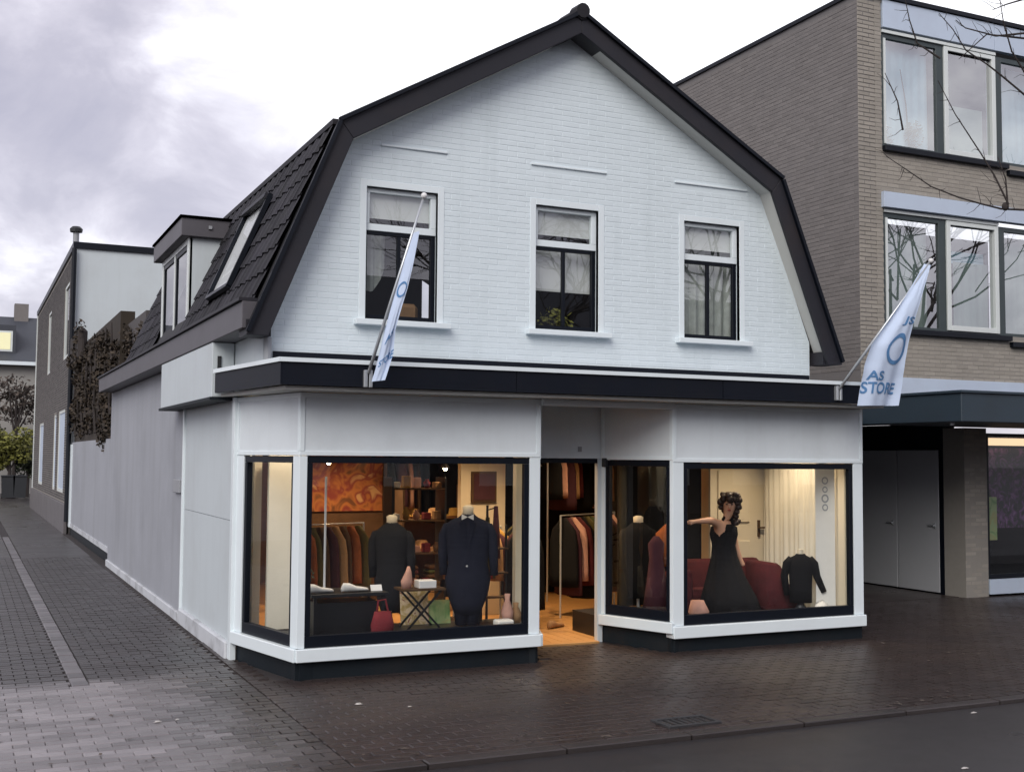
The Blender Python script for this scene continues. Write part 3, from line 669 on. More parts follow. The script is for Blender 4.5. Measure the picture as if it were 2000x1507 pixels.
# interior shell
fl = MB()
box('shop_floor', 'wood', house, 2.62, 11.06, -.012, 8.97, 18.4, .012)
for i in range(18): box('floorboard', 'wood', house, 5.15+i*.13, 11.065, .0125, 5.275+i*.13, 15.6, .018)
box('shop_ceiling', 'cream', house, 2.45, 10.2, 2.56, 8.97, 18.4, 2.6)
box('back_wall', 'tan', house, 2.6, 18.0, .0, 8.97, 18.1, 2.56)
box('inner_wall', 'cream', house, 2.605, 11.52, .02, 2.68, 18.0, 2.558); box('inner_wall', 'cream', house, 8.90, 10.25, .02, 8.97, 18.0, 2.558)
# raised display floors in the bays
MB().prism([(2.50, 11.35, .0), (2.74, 10.2, .0), (5.0, 10.2, .0), (5.32, 11.0, .0), (5.32, 11.25, .0), (2.70, 11.45, .0)], (0, 0, .27)).build('display_floor', 'dispblack', house)
MB().prism([(6.62, 10.2, .0), (8.89, 10.2, .0), (8.89, 11.75, .0), (6.28, 11.75, .0), (6.28, 11.0, .0)], (0, 0, .25)).build('display_floor', 'dispblack', house)
# pale lining of the narrow window and of the long window's far end
MB().prism([(2.70, 11.30, .28), (3.02, 11.30, .28), (3.02, 11.36, .28), (2.70, 11.36, .28)], (0, 0, 1.75)).build('lining_panel', 'creamcurt', house)
rs = [[(2.47+.02*math.sin(j*1.2)+(.0), 11.33-.62*j/20+.012*math.sin(j*1.9), z_) for j in range(21)] for z_ in (.29, 1.2, 2.2)]
box('column', 'cream', house, 5.22, 11.02, .28, 5.34, 11.10, 2.50, bevel=.004)
box('partition', 'cream', house, 5.55, 13.3, .02, 6.15, 13.4, 2.55)
box('inner_post', 'creamcurt', house, 3.0, 11.30, .28, 3.06, 11.37, 2.5)
# ceiling spots with their lights
def spot(x, y, pw, z=2.49, c=None):
    c = c or ((1, .80, .56) if y < 11.3 else (1, .68, .38))
    lm = MB(); lm.tube([(x, y, 2.558), (x, y, z+.03)], .045, 12); s1 = lm.build('ceiling_spot', 'whiteplas', house)
    MB().tube([(x, y, z+.029), (x, y, z+.02)], .036, 12).build('bulb', 'lamp', s1)
    ld = bpy.data.lights.new('spot_light', 'SPOT'); ld.energy = pw; ld.color = c; ld.spot_size = R(120); ld.spot_blend = .8; ld.shadow_soft_size = .06
    lo = bpy.data.objects.new('spot_light', ld); lo.location = Vector((x, y, z))-Vector(house.location); lo.parent = house; col.objects.link(lo)
for x, y, pw in ((2.86, 11.0, 38), (3.6, 10.75, 26), (4.7, 10.75, 24), (4.3, 13.6, 190), (5.6, 12.4, 100), (6.0, 11.7, 105), (7.3, 10.7, 14), (8.3, 10.75, 70), (7.3, 13.4, 55), (5.2, 15.5, 75)): spot(x, y, pw)

for x, y, z in ((4.05, 13.9, 1.86), (4.75, 14.3, 1.88), (5.3, 13.2, 1.80), (6.9, 13.9, 1.82), (3.6, 13.3, 1.80)):
    pl_ = MB(); pl_.tube([(x, y, 2.555), (x, y, z+.08)], .006, 6); pl_.tube([(x, y, z+.08), (x, y, z+.02)], [.02, .06], 12, cap=False); po_ = pl_.build('pendant_lamp', 'plastic', house)
    MB().ball((x, y, z+.015), .028, n=8).build('bulb', 'lamp', po_)
# --- dormer
dmo = box('dormer', 'fasciaboard', house, 2.30, 14.34, 4.60, 3.3, 16.62, 4.82, bevel=.006)
for y in (14.42, 16.45): MB().prism([(2.42, y, 3.34), (2.42, y, 4.598), (2.93, y, 4.598)], (0, .05, 0)).build('dormer_cheek', 'palewall', dmo); box('dormer_edge', 'black', dmo, 2.28, 14.32, 4.822, 3.3, 16.64, 4.85)
f = MB()
f.box(2.40, 14.42, 3.335, 2.45, 14.52, 4.598); f.box(2.40, 15.40, 3.42, 2.45, 15.48, 4.52); f.box(2.40, 16.38, 3.335, 2.45, 16.5, 4.598); f.box(2.40, 14.521, 3.335, 2.45, 16.379, 3.415); f.box(2.40, 14.521, 4.525, 2.45, 16.379, 4.598)
f.build('dormer_window_frame', 'pvc', dmo, bevel=.003)
f = MB()
for y0, y1 in ((14.522, 15.398), (15.482, 16.378)):
    f.box(2.41, y0, 3.418, 2.44, y0+.06, 4.522); f.box(2.41, y1-.06, 3.418, 2.44, y1, 4.522); f.box(2.41, y0+.061, 3.418, 2.44, y1-.061, 3.47); f.box(2.41, y0+.061, 4.47, 2.44, y1-.061, 4.522)
f.build('casement', 'black', dmo)
for y0, y1 in ((14.57, 15.35), (15.53, 16.33)): MB().add([(2.425, y0, 3.46), (2.425, y1, 3.46), (2.425, y1, 4.48), (2.425, y0, 4.48)], [(0,1,2,3)]).build('pane', 'glass', dmo)
box('dormer_back', 'dark', dmo, 2.9, 14.48, 3.3, 2.93, 16.44, 4.6)
box('dormer_lamp', 'greyplas', dmo, 2.62, 14.318, 4.70, 2.66, 14.338, 4.74)
# --- skylight in the tiles, its sash tilted out at the top
def sp(v_, y, up_): return knee+dn*v_+nrm*up_+Vector((0, y, 0))
def along(z): return (5.0-z)/1.85*slen
v0, v1 = along(4.60), along(3.64); ya, yb = 11.80, 12.90
f = MB()
for (s0, y0), (s1, y1) in (((v0, ya), (v0, yb)), ((v1, ya), (v1, yb)), ((v0, ya), (v1, ya)), ((v0, yb), (v1, yb))):
    f.bar(sp(s0, y0, .06), sp(s1, y1, .06), .045, .05, nrm)
sk = f.build('skylight', 'black', house)
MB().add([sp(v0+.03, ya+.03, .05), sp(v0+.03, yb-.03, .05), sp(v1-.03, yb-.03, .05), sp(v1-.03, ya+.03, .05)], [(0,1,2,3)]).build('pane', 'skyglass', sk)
MB().bar(sp(v0+.02, ya, .10), sp(v0+.02, yb, .10), .06, .03, nrm).build('skylight_hood', 'barge', sk)
MB().add([sp(v0, ya, .04), sp(v0, yb, .04), sp(v1, yb, .04), sp(v1, ya, .04)], [(0,1,2,3)]).build('sky_reflection_sheet', 'whiteplas', sk)  # white sheet under the pane, painting in the bright sky it would mirror
# meter box on the side wall
mb_ = MB(); mb_.box(2.345, 14.34, 1.50, 2.384, 14.78, 1.66)
tag(mb_.build('meter_box', 'greyplas', bevel=.006), 'small pale box mounted low on the grey side wall beside the corner strip', 'wall box')

# ------------------------------------------------------------------ rear annex, ivy and rear building
an = thing('annex_wall', (2.55, 26.5, 0), 'low grey annex wall continuing behind the shop house, dark upper part under ivy', 'wall')
box('lower_wall', 'greywall', an, 2.44, 22.02, .28, 2.7, 30.95, 2.25); box('wall_base', 'baseplas', an, 2.42, 22.03, .18, 2.68, 30.95, .278); box('footing', 'plinth', an, 2.45, 22.03, -.02, 2.68, 30.95, .178)
box('upper_wall', 'leafivy', an, 2.50, 22.02, 2.252, 2.75, 30.95, 4.55); box('parapet', 'rearbrick', an, 2.62, 19.62, 3.06, 6.5, 24.0, 4.30); box('end_post', 'whitetrim', an, 2.40, 30.6, .18, 2.44, 30.9, 2.2)
iv = MB(); rn = random.Random(21)
for k in range(60):
    y = rn.uniform(22.2, 30.6); z = rn.uniform(2.45, 4.25)
    leaf_cloud(iv, (2.44, y, z), (.10, .5, .26), 55, .055, rn)
for k in range(16): leaf_cloud(iv, (2.6, rn.uniform(19.8, 24), rn.uniform(3.4, 4.15)), (.10, .5, .2), 50, .05, rn)
for k in range(12): leaf_cloud(iv, (2.34, rn.uniform(28.2, 30.5), rn.uniform(4.1, 4.85)), (.12, .4, .2), 40, .055, rn)
for k in range(8): leaf_cloud(iv, (2.42, rn.uniform(22.3, 25), rn.uniform(2.2, 2.5)), (.05, .25, .22), 22, .05, rn)
ivt = thing('ivy', (2.42, 26, 2.2), 'dark withered ivy hanging over the wall between the shop house and the rear building', 'climbing plant')
iv.build('foliage', 'leafivy', ivt, fixn=False)
st_ = MB()
for k in range(9):
    y = 22.6+k*.95; st_.tube([(2.46, y, 2.4), (2.43, y+.15, 2.9), (2.41, y-.1, 3.7), (2.42, y+.1, 4.4)], [.035, .03, .025, .012], 6)
st_.build('stem', 'bark', ivt)
dbx = MB(); dbx.box(2.30, 28.2, 4.10, 2.5, 30.6, 4.85)
dbx.build('dry_top', 'bark', ivt, bevel=.08)
rb_ = thing('rear_building', (4, 38, 0), 'flat roofed rear building with a pale end wall and a dark brick side', 'building')
box('end_wall', 'palewall', rb_, 2.43, 31.0, 2.0, 7.0, 31.2, 7.12); box('end_wall', 'rearbrick', rb_, 2.43, 31.001, -.02, 7.0, 31.2, 1.998)
box('roof_edge', 'black', rb_, 2.34, 30.94, 7.122, 7.05, 47.0, 7.28)
RF = lambda u, v, d: (2.38+d, u, v)
rw = [(32.35, 4.5, 33.9, 6.5), (39.2, 4.5, 40.6, 6.5), (32.6, .95, 34.9, 3.15), (35.7, .95, 36.7, 3.1), (41.5, .95, 43.8, 3.0)]
sw_ = MB().wall([(31.2, 0), (47, 0), (47, 7.12), (31.2, 7.12)], [[(a, b), (c, b), (c, d), (a, d)] for a, b, c, d in rw], RF, .006, .25).build('side_wall', 'mortar', rb_)
field('brick', 'rearbrick', sw_, courses(31.0, .75, 47, 7.1, .21, .055, .012, None, rw), (2.38, 0, 0), (0,1,0), (0,0,1), (-1,0,0), .01, .002, 0, None, 31, 'wall_bricks')
box('corner_trim', 'pvc', rb_, 2.35, 46.9, .72, 2.40, 47.02, 7.1)
box('stone_plinth', 'stripstone', rb_, 2.30, 31.0, -.02, 2.385, 47, .72, bevel=.01)
for i, (a, b, c, d) in enumerate(rw):
    fr = MB(); t = .08
    fr.box(2.40, a, b, 2.46, a+t, d); fr.box(2.40, c-t, b, 2.46, c, d); fr.box(2.40, a+t, b, 2.46, c-t, b+t); fr.box(2.40, a+t, d-t, 2.46, c-t, d)
    wn_ = fr.build('window' if i < 2 else 'shutter_door', 'pvc', rb_)
    if i < 2: MB().add([(2.43, a, b), (2.43, c, b), (2.43, c, d), (2.43, a, d)], [(0,1,2,3)]).build('pane', 'glass', wn_); box('window_back', 'dark', rb_, 2.64, a-.2, b-.2, 2.66, c+.2, d+.2)
    else:
        for j in range(4): box('door_board', 'bluepanel', wn_, 2.42, a+t+.004+j*(c-a-2*t)/4, b+t, 2.45, a+t-.004+(j+1)*(c-a-2*t)/4, d-t, bevel=.006)
MB().tube([(2.36, 30.88, .3), (2.36, 30.88, 7.1)], .06, 10).build('downpipe', 'black', rb_)
flu = MB(); flu.tube([(2.42, 31.3, 7.28), (2.42, 31.3, 7.62)], .075, 12)
fo = flu.build('flue', 'greyplas', rb_); MB().tube([(2.42, 31.3, 7.58), (2.42, 31.3, 7.66), (2.42, 31.3, 7.72)], [.15, .16, .10], 12).build('flue_cap', 'plastic', fo)

# ------------------------------------------------------------------ brick building on the right
bb = thing('brick_building', (15, 16, 0), 'three storey taupe brick building with strip windows and pale blue panels beside the white house', 'building')
X0, YB2 = 11.17, 12.5
FW = lambda u, v, d: (u, YB2+d, v); SW = lambda u, v, d: (X0+d, u, v)
BLr, BHr, Jr = .2, .05, .010
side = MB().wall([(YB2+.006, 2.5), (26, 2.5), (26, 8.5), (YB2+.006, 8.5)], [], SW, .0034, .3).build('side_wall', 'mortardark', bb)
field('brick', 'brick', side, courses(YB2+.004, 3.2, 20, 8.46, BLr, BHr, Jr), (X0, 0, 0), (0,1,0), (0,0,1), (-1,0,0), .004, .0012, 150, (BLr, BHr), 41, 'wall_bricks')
ow = [(11.60, 3.80, 22, 5.72), (11.60, 6.38, 22, 8.5)]
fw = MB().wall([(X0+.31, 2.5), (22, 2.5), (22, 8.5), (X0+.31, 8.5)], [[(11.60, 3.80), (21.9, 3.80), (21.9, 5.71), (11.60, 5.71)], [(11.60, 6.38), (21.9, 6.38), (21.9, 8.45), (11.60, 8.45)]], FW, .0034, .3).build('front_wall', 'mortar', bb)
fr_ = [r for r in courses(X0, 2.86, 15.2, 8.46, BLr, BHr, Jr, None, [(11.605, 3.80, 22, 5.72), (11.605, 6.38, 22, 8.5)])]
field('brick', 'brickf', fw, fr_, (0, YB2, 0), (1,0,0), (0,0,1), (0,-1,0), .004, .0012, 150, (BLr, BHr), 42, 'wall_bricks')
box('roof_edge', 'black', bb, X0-.03, YB2-.05, 8.501, 22, 26, 8.56)
box('fascia_panel', 'bluepanel', bb, 11.62, YB2-.02, 8.09, 13.79, YB2+.06, 8.49, bevel=.003); box('fascia_panel', 'bluepanel', bb, 13.80, YB2-.02, 8.09, 16.5, YB2+.06, 8.49, bevel=.003)
box('lintel_panel', 'bluepanel', bb, 11.57, YB2-.06, 5.50, 13.9, YB2+.06, 5.72, bevel=.003); box('lintel_panel', 'bluepanel', bb, 13.91, YB2-.06, 5.50, 16.5, YB2+.06, 5.72, bevel=.003)
box('canopy_band', 'bluepanel', bb, X0+.1, YB2-.03, 2.852, 18, YB2-.008, 3.115, bevel=.003)
def wavy(nm, m_, par, x0, x1, y, z0, z1):
    n = int((x1-x0)/.02); ph = x0*7
    MB().rings([[(x0+(x1-x0)*j/n, y+.006*math.sin(j*.9+ph)+.006*math.sin(j*.37+z_), z_) for j in range(n+1)] for z_ in (z0, (z0+z1)/2, z1)], closed=False).build(nm, m_, par, smooth=True)
def strip_window(z0, z1, kind):
    box('window_sill', 'black', bb, 11.60, YB2-.07, z0-.075, 14.0, YB2+.2, z0+.0, bevel=.004); box('window_sill', 'black', bb, 14.01, YB2-.07, z0-.16, 16.5, YB2+.2, z0-.085, bevel=.004)
    f = MB(); y0 = YB2+.03; y1 = y0+.07
    for a, b in ((11.61, 11.66), (12.66, 12.80), (13.83, 13.97), (15.2, 15.3)): f.box(a, y0, z0, b, y1, z1)
    for a, b in ((11.661, 12.659), (12.801, 13.829), (13.971, 15.199)): f.box(a, y0, z0, b, y1, z0+.05); f.box(a, y0, z1-.07, b, y1, z1)
    wo = f.build('window', 'darkframe', bb, bevel=.003)
    box('head_trim', 'pvc', wo, 11.62, YB2+.0, z1+.002, 13.83, YB2+.1, z1+.045)
    f = MB(); a, b = 12.802, 13.828; y2 = YB2+.005; t = .075
    f.box(a, y2, z0+.03, a+t, y1+.02, z1-.01); f.box(b-t, y2, z0+.03, b, y1+.02, z1-.01); f.box(a+t+.001, y2, z0+.03, b-t-.001, y1+.02, z0+.03+t); f.box(a+t+.001, y2, z1-.01-t*.8, b-t-.001, y1+.02, z1-.01)
    f.build('casement', 'pvc', wo, bevel=.004)
    f = MB(); f.box(11.662, YB2+.02, z0+.05, 11.70, y1, z1-.07); f.build('bead', 'pvc', wo)
    for a, b in ((11.66, 12.66), (12.86, 13.78), (13.97, 15.2)): MB().add([(a, y0+.03, z0+.02), (b, y0+.03, z0+.02), (b, y0+.03, z1-.02), (a, y0+.03, z1-.02)], [(0,1,2,3)]).build('pane', 'bbglass', wo)
    box('room_back', 'dark', bb, 11.5, YB2+2.2, z0-.4, 16, YB2+2.25, z1+.3)
    yc = YB2+.35
    if kind:
        wavy('curtain', 'teal', wo, 11.63, 12.64, yc-.16, z0-.04, z1-.02); wavy('curtain', 'teal', wo, 14.0, 15.2, yc, z0-.04, z1-.02); box('roller_blind', 'blindg', wo, 12.85, yc-.1, z0-.04, 13.8, yc-.09, z0+.85)
        lf = MB(); rn = random.Random(8); leaf_cloud(lf, (12.32, yc-.22, z0+.28), (.2, .05, .22), 130, .035, rn); leaf_cloud(lf, (11.80, yc-.22, z0+.2), (.12, .05, .16), 70, .03, rn)
        lf.tube([(12.2, yc-.24, z0+.1), (12.15, yc-.24, z0+.7), (12.05, yc-.24, z0+1.2)], [.015, .01, .006], 5); lf.build('window_plant', 'leafdark', wo, fixn=False)
    else:
        wavy('curtain', 'blindg', wo, 13.15, 13.85, yc-.1, z0-.05, z1-.55); box('roller_blind', 'teal', wo, 13.1, yc-.03, z1-.56, 13.85, yc-.01, z1-.38); wavy('curtain', 'blindg', wo, 11.62, 12.64, yc-.1, z0-.05, z1-.1); wavy('curtain', 'blindg', wo, 14.0, 15.2, yc-.1, z0-.05, z1-.1)
strip_window(3.80, 5.44, 0); strip_window(6.38, 8.02, 1)
cn = MB(); cn.box(X0, 10.72, 2.44, 22, YB2-.01, 2.80); cn.build('canopy', 'canopy', bb, bevel=.008)
box('canopy_edge', 'canopy', bb, X0-.025, 10.69, 2.80, 22, YB2-.01, 2.83)
MB().tube([(11.25, 10.95, 2.44), (11.25, 10.95, 2.40)], .03, 10).build('canopy_lamp', 'greyplas', bb)
box('passage_ceiling', 'dark', bb, 9.06, YB2+.01, 2.5, 13.05, 20, 2.56); box('passage_back', 'plinth', bb, 9.05, 17.0, -.02, 13.05, 17.1, 2.5)
box('passage_floor', 'clinker', bb, 9.06, 12.62, -.012, 13.04, 17.0, .002)
# doors in the passage
box('passage_wall', 'plinth', bb, 13.06, YB2+.41, 2.12, 13.3, 17, 2.498)
box('passage_wall', 'plinth', bb, 13.12, YB2+.42, -.02, 13.30, 17, 2.118)
box('door_jamb', 'black', bb, 13.05, YB2+.402, -.02, 13.3, 12.98, 2.118)
for y0, y1 in ((12.985, 13.82), (13.845, 14.68), (14.70, 15.6)):
    d_ = MB().box(13.045, y0, .02, 13.09, y1, 2.11).build('passage_door', 'greydoor', bb, bevel=.005)
    MB().bar((13.02, y0+.08, 1.0), (13.02, y0+.20, 1.0), .02, .02).build('handle', 'alu', d_); box('handle_rose', 'alu', d_, 13.03, y0+.06, .96, 13.044, y0+.10, 1.04)
pl = MB().box(13.06, YB2, -.02, 13.50, YB2+.40, 2.43).build('pillar', 'mortar', bb)
field('brick', 'brickf', pl, courses(13.06, .0, 13.50, 2.42, BLr, BHr, Jr), (0, YB2, 0), (1,0,0), (0,0,1), (0,-1,0), .012, .002, 70, (BLr, BHr), 44, 'pillar_bricks')
f = MB(); f.box(13.505, YB2+.02, .25, 13.56, YB2+.1, 2.36); f.box(13.56, YB2+.02, .25, 18, YB2+.1, .31); f.box(13.56, YB2+.02, 2.31, 18, YB2+.1, 2.36); so = f.build('shop_window', 'black', bb)
box('shop_sill', 'bluepanel', bb, 13.51, YB2-.02, .03, 18, YB2+.1, .245, bevel=.004); MB().add([(13.56, YB2+.06, .3), (18, YB2+.06, .3), (18, YB2+.06, 2.33), (13.56, YB2+.06, 2.33)], [(0,1,2,3)]).build('pane', 'shopglass', so)
box('lit_ceiling', 'strip', bb, 13.6, YB2+.3, 2.19, 17, YB2+.42, 2.30); box('room_back', 'dark', bb, 13.5, YB2+1.8, .0, 18, YB2+1.9, 2.4); box('room_floor', 'plinth', bb, 13.52, YB2+.11, .0, 18, YB2+1.8, .25)
fp = thing('flower_poster', (14.1, YB2+.45, .3), 'purple and black flower picture behind the neighbouring shop glass', 'poster'); box('print', 'flowers', fp, 13.62, YB2+.44, .95, 16, YB2+.46, 2.15)
gp = thing('green_poster', (13.9, YB2+.3, .25), 'green leafy display card in the neighbouring shop window by the pillar', 'display card'); box('print', 'postergreen', gp, 13.66, YB2+.30, .78, 14.02, YB2+.32, 1.42, bevel=.005); box('stand', 'plastic', gp, 13.8, YB2+.33, .25, 13.86, YB2+.37, .78)

# ------------------------------------------------------------------ flags
def flag(base, tip, Lp, Rp, lab, texts, yoff):
    t = thing('flag', base, lab, 'flag', 'store flags on the cornice')
    MB().tube([base, Vector(base).lerp(Vector(tip), .5), tip], [.016, .014, .010], 8).build('pole', 'alu', t, smooth=True)
    MB().ball(tip, .028, n=8).build('pole_tip', 'whiteplas', t, smooth=True)
    bx_ = MB().box(base[0]-.035, 9.675, base[2]-.12, base[0]-.005, 9.722, base[2]+.03); bx_.box(base[0]+.01, 9.675, base[2]-.12, base[0]+.04, 9.722, base[2]+.03); bx_.build('bracket', 'alu', t, bevel=.004)
    n, k = 36, 16
    def cp(Pv, v):
        x = v*(len(Pv)-1); i = min(int(x), len(Pv)-2); return Vector(Pv[i]).lerp(Vector(Pv[i+1]), x-i)
    def S(u, v, o=0.):
        a, b = cp(Lp, v), cp(Rp, v); p = a.lerp(b, u); wd = (b-a).length
        amp = min(.03, wd*.10)*(.4+v*.6)
        return p+Vector((.006*math.sin(v*9), amp*math.sin(u*7.5+v*2.2)-amp*.4*math.sin(u*15+1+v*4)+.007*noise.noise(Vector((u*6, v*11, a.x)))-o, 0))
    c = MB(); c.rings([[S(j/k, i/n) for j in range(k+1)] for i in range(n+1)], closed=False)
    cl_ = c.build('cloth', 'flag', t, smooth=True)
    for txt, u0, u1, v0, v1 in texts:
        if txt == 'O':
            pts = [(math.cos(a_*math.pi/14), math.sin(a_*math.pi/14)) for a_ in range(28)]
            mbt = MB(); mbt.rings([[S(u0+(u1-u0)*(.5+.5*r_*px_), v0+(v1-v0)*(.5-.5*r_*py_), .006) for px_, py_ in pts] for r_ in (1., .74)], closed=True, cap=False)
            mbt.build('ring_mark', 'flagink', cl_)
        else:
            cu_ = bpy.data.curves.new('t', 'FONT'); cu_.body = txt; cu_.size = 1; cu_.offset = .022
            to = bpy.data.objects.new('t', cu_); col.objects.link(to); bpy.context.view_layer.update()
            me = bpy.data.meshes.new_from_object(to.evaluated_get(bpy.context.evaluated_depsgraph_get())); bpy.data.objects.remove(to)
            bm = bmesh.new(); bm.from_mesh(me); bmesh.ops.triangulate(bm, faces=bm.faces)
            bmesh.ops.subdivide_edges(bm, edges=[e_ for e_ in bm.edges if e_.calc_length() > .12], cuts=2)
            xs = [v_.co.x for v_ in bm.verts]; ys = [v_.co.y for v_ in bm.verts]; x0_, x1_, y0_, y1_ = min(xs), max(xs), min(ys), max(ys); b_ = MB()
            bm.verts.ensure_lookup_table()
            b_.add([S(u0+(u1-u0)*(v_.co.x-x0_)/(x1_-x0_), v1+(v0-v1)*(v_.co.y-y0_)/(y1_-y0_), .006) for v_ in bm.verts], [tuple(v_.index for v_ in f_.verts) for f_ in bm.faces]); bm.free()
            b_.build('lettering', 'flagink', cl_, fixn=False)
RL = [(9.119, 9.23, 4.025), (8.913, 9.28, 3.691), (8.71, 9.33, 3.388), (8.545, 9.38, 3.158), (8.497, 9.43, 2.93), (8.491, 9.48, 2.734), (8.485, 9.53, 2.522)]
RR = [(9.135, 9.15, 4.0), (9.05, 9.2, 3.661), (9.0, 9.25, 3.384), (8.965, 9.3, 3.117), (8.95, 9.35, 2.915), (8.944, 9.4, 2.729), (8.93, 9.45, 2.53)]
flag((8.35, 9.68, 2.70), (9.155, 9.17, 4.05), RL, RR, 'pale blue store flag over the end of the cornice beside the brick building', [('AS', .08, .46, .70, .785), ('STORE', .0, .86, .80, .90), ('O', .38, .92, .40, .64), ('JS', .5, .98, .29, .35)], 0)
LL = [(3.395, 9.23, 3.843), (3.334, 9.28, 3.627), (3.286, 9.33, 3.39), (3.239, 9.38, 3.13), (3.191, 9.43, 2.87), (3.164, 9.48, 2.72), (3.142, 9.53, 2.591)]
LR = [(3.42, 9.15, 3.85), (3.385, 9.2, 3.6), (3.36, 9.25, 3.384), (3.325, 9.3, 3.192), (3.29, 9.35, 3.021), (3.28, 9.4, 2.828), (3.228, 9.45, 2.602)]
flag((3.16, 9.68, 2.67), (3.53, 9.35, 4.20), LL, LR, 'narrow twisted blue and white store flag hanging before the first gable window', [('O', .1, .9, .30, .40), ('STORE', .1, 1.0, .80, .86), ('AS', .2, .8, .62, .67)], 0)

# ------------------------------------------------------------------ shop interior things
# long black table with shoes
tb = thing('display_table', (3.25, 10.75, .27), 'long low black display table behind the long shop window carrying white shoes', 'table')
box('table_top', 'dispblack', tb, 2.92, 10.50, .655, 3.66, 11.0, .69, bevel=.004)
for x in (2.95, 3.60): 
    for y in (10.53, 10.94): box('leg', 'dispblack', tb, x, y, .27, x+.03, y+.03, .654)
box('cabinet', 'dispblack', tb, 2.99, 10.58, .28, 3.58, 10.92, .60)
def shoe(x, y, z, ang, m_, lab, cat='shoe', group=None, s=1.):
    b = MB(); rs = []
    for i, (t, wd, h) in enumerate(((-.5, .03, .05), (-.42, .055, .085), (-.2, .055, .08), (.05, .055, .05), (.3, .06, .04), (.45, .045, .03), (.5, .02, .02))):
        r = []
        for j in range(10):
            a = 2*math.pi*j/10; px, pz = t*.27*s, max(0, h*.5+h*.5*math.sin(a)*1.0)*s; py = wd*.62*math.cos(a)*s
            r.append((x+px*math.cos(ang)-py*math.sin(ang), y+px*math.sin(ang)+py*math.cos(ang), z+.004+pz))
        rs.append(r)
    b.rings(rs); o = b.build('shoe', m_, smooth=True); return tag(o, lab, cat, group)
gsh = 'shoes shown in the windows'
shoe(3.02, 10.60, .69, .2, 'whitecloth', 'white shoe on the black table beside the foot of the thin white pole', 'shoe', gsh, 1.05); shoe(3.36, 10.60, .69, .1, 'whitecloth', 'white shoe in the middle of the long black table', 'shoe', gsh, 1.)
pn = thing('pole_stand', (3.10, 10.72, .69), 'thin white pole stand rising from the black table top', 'stand')
MB().tube([(3.10, 10.72, .705), (3.10, 10.72, 1.76)], .011, 8).build('pole', 'whiteplas', pn); MB().tube([(3.10, 10.72, .69), (3.10, 10.72, .705)], .075, 14).build('base', 'whiteplas', pn)
rg = thing('red_bag', (3.57, 10.42, .27), 'red cloth bag on the window floor beside the black table', 'bag')
MB().loft([(3.57, 10.42, .275, .10, .05), (3.57, 10.42, .40, .115, .06), (3.57, 10.42, .52, .08, .035)], n=12, wob=.08).build('body', 'redc', rg, smooth=True); MB().tube([(3.52, 10.42, .51), (3.53, 10.42, .62), (3.60, 10.42, .63), (3.63, 10.42, .51)], .01, 6).build('handle', 'redc', rg)
pt = thing('potted_plant', (2.97, 10.88, .69), 'small green plant in a white pot at the near end of the black table', 'plant')
MB().loft([(2.97, 10.88, .69, .035, .035), (2.97, 10.88, .75, .045, .045)], n=10).build('pot', 'whiteplas', pt); lf = MB(); leaf_cloud(lf, (2.97, 10.88, .83), (.07, .07, .08), 70, .02, random.Random(3)); lf.build('foliage', 'leafdark', pt, fixn=False)
cd_ = MB().prism([(3.52, 10.60, .692), (3.63, 10.60, .692), (3.63, 10.63, .745), (3.52, 10.63, .745)], (0, .006, 0)); tag(cd_.build('price_card', 'whiteplas'), 'white price card standing at the far end of the black table', 'card')
# trestle with white box and posters
tr = thing('folding_table', (4.14, 10.95, .27), 'small folding table with crossed black legs between the mannequin and the coat', 'table')
box('table_top', 'brownc', tr, 3.92, 10.80, .645, 4.36, 11.1, .665)
for y in (10.83, 11.07): MB().bar((3.97, y, .27), (4.32, y, .645), .018, .018, (0,1,0)).build('leg', 'dispblack', tr); MB().bar((4.32, y+.02, .27), (3.97, y+.02, .645), .018, .018, (0,1,0)).build('leg', 'dispblack', tr)
wb = MB(); wb.box(4.09, 10.83, .666, 4.27, 10.98, .74); tag(wb.build('white_box', 'whiteplas', bevel=.004), 'white box lying on the small folding table', 'box')
sc_ = MB().loft([(3.98, 10.9, .666, .05, .04), (3.98, 10.9, .74, .06, .05), (4.0, 10.9, .83, .03, .03), (4.0, 10.9, .88, .012, .012)], n=10, wob=.05); tag(sc_.build('vase', 'pinkc', smooth=True), 'small pink vase on the folding table beside the white box', 'vase')
ps = MB().prism([(4.03, 11.18, .27), (4.32, 11.16, .27), (4.32, 11.20, .62), (4.03, 11.22, .62)], (0, .012, 0)); tag(ps.build('patterned_poster', 'poster'), 'beige patterned picture leaning under the folding table', 'picture')
ps = MB().prism([(4.33, 11.16, .27), (4.55, 11.14, .27), (4.55, 11.18, .50), (4.33, 11.20, .50)], (0, .012, 0)); tag(ps.build('green_picture', 'postergreen'), 'green picture leaning beside the dark suit under the folding table', 'picture')
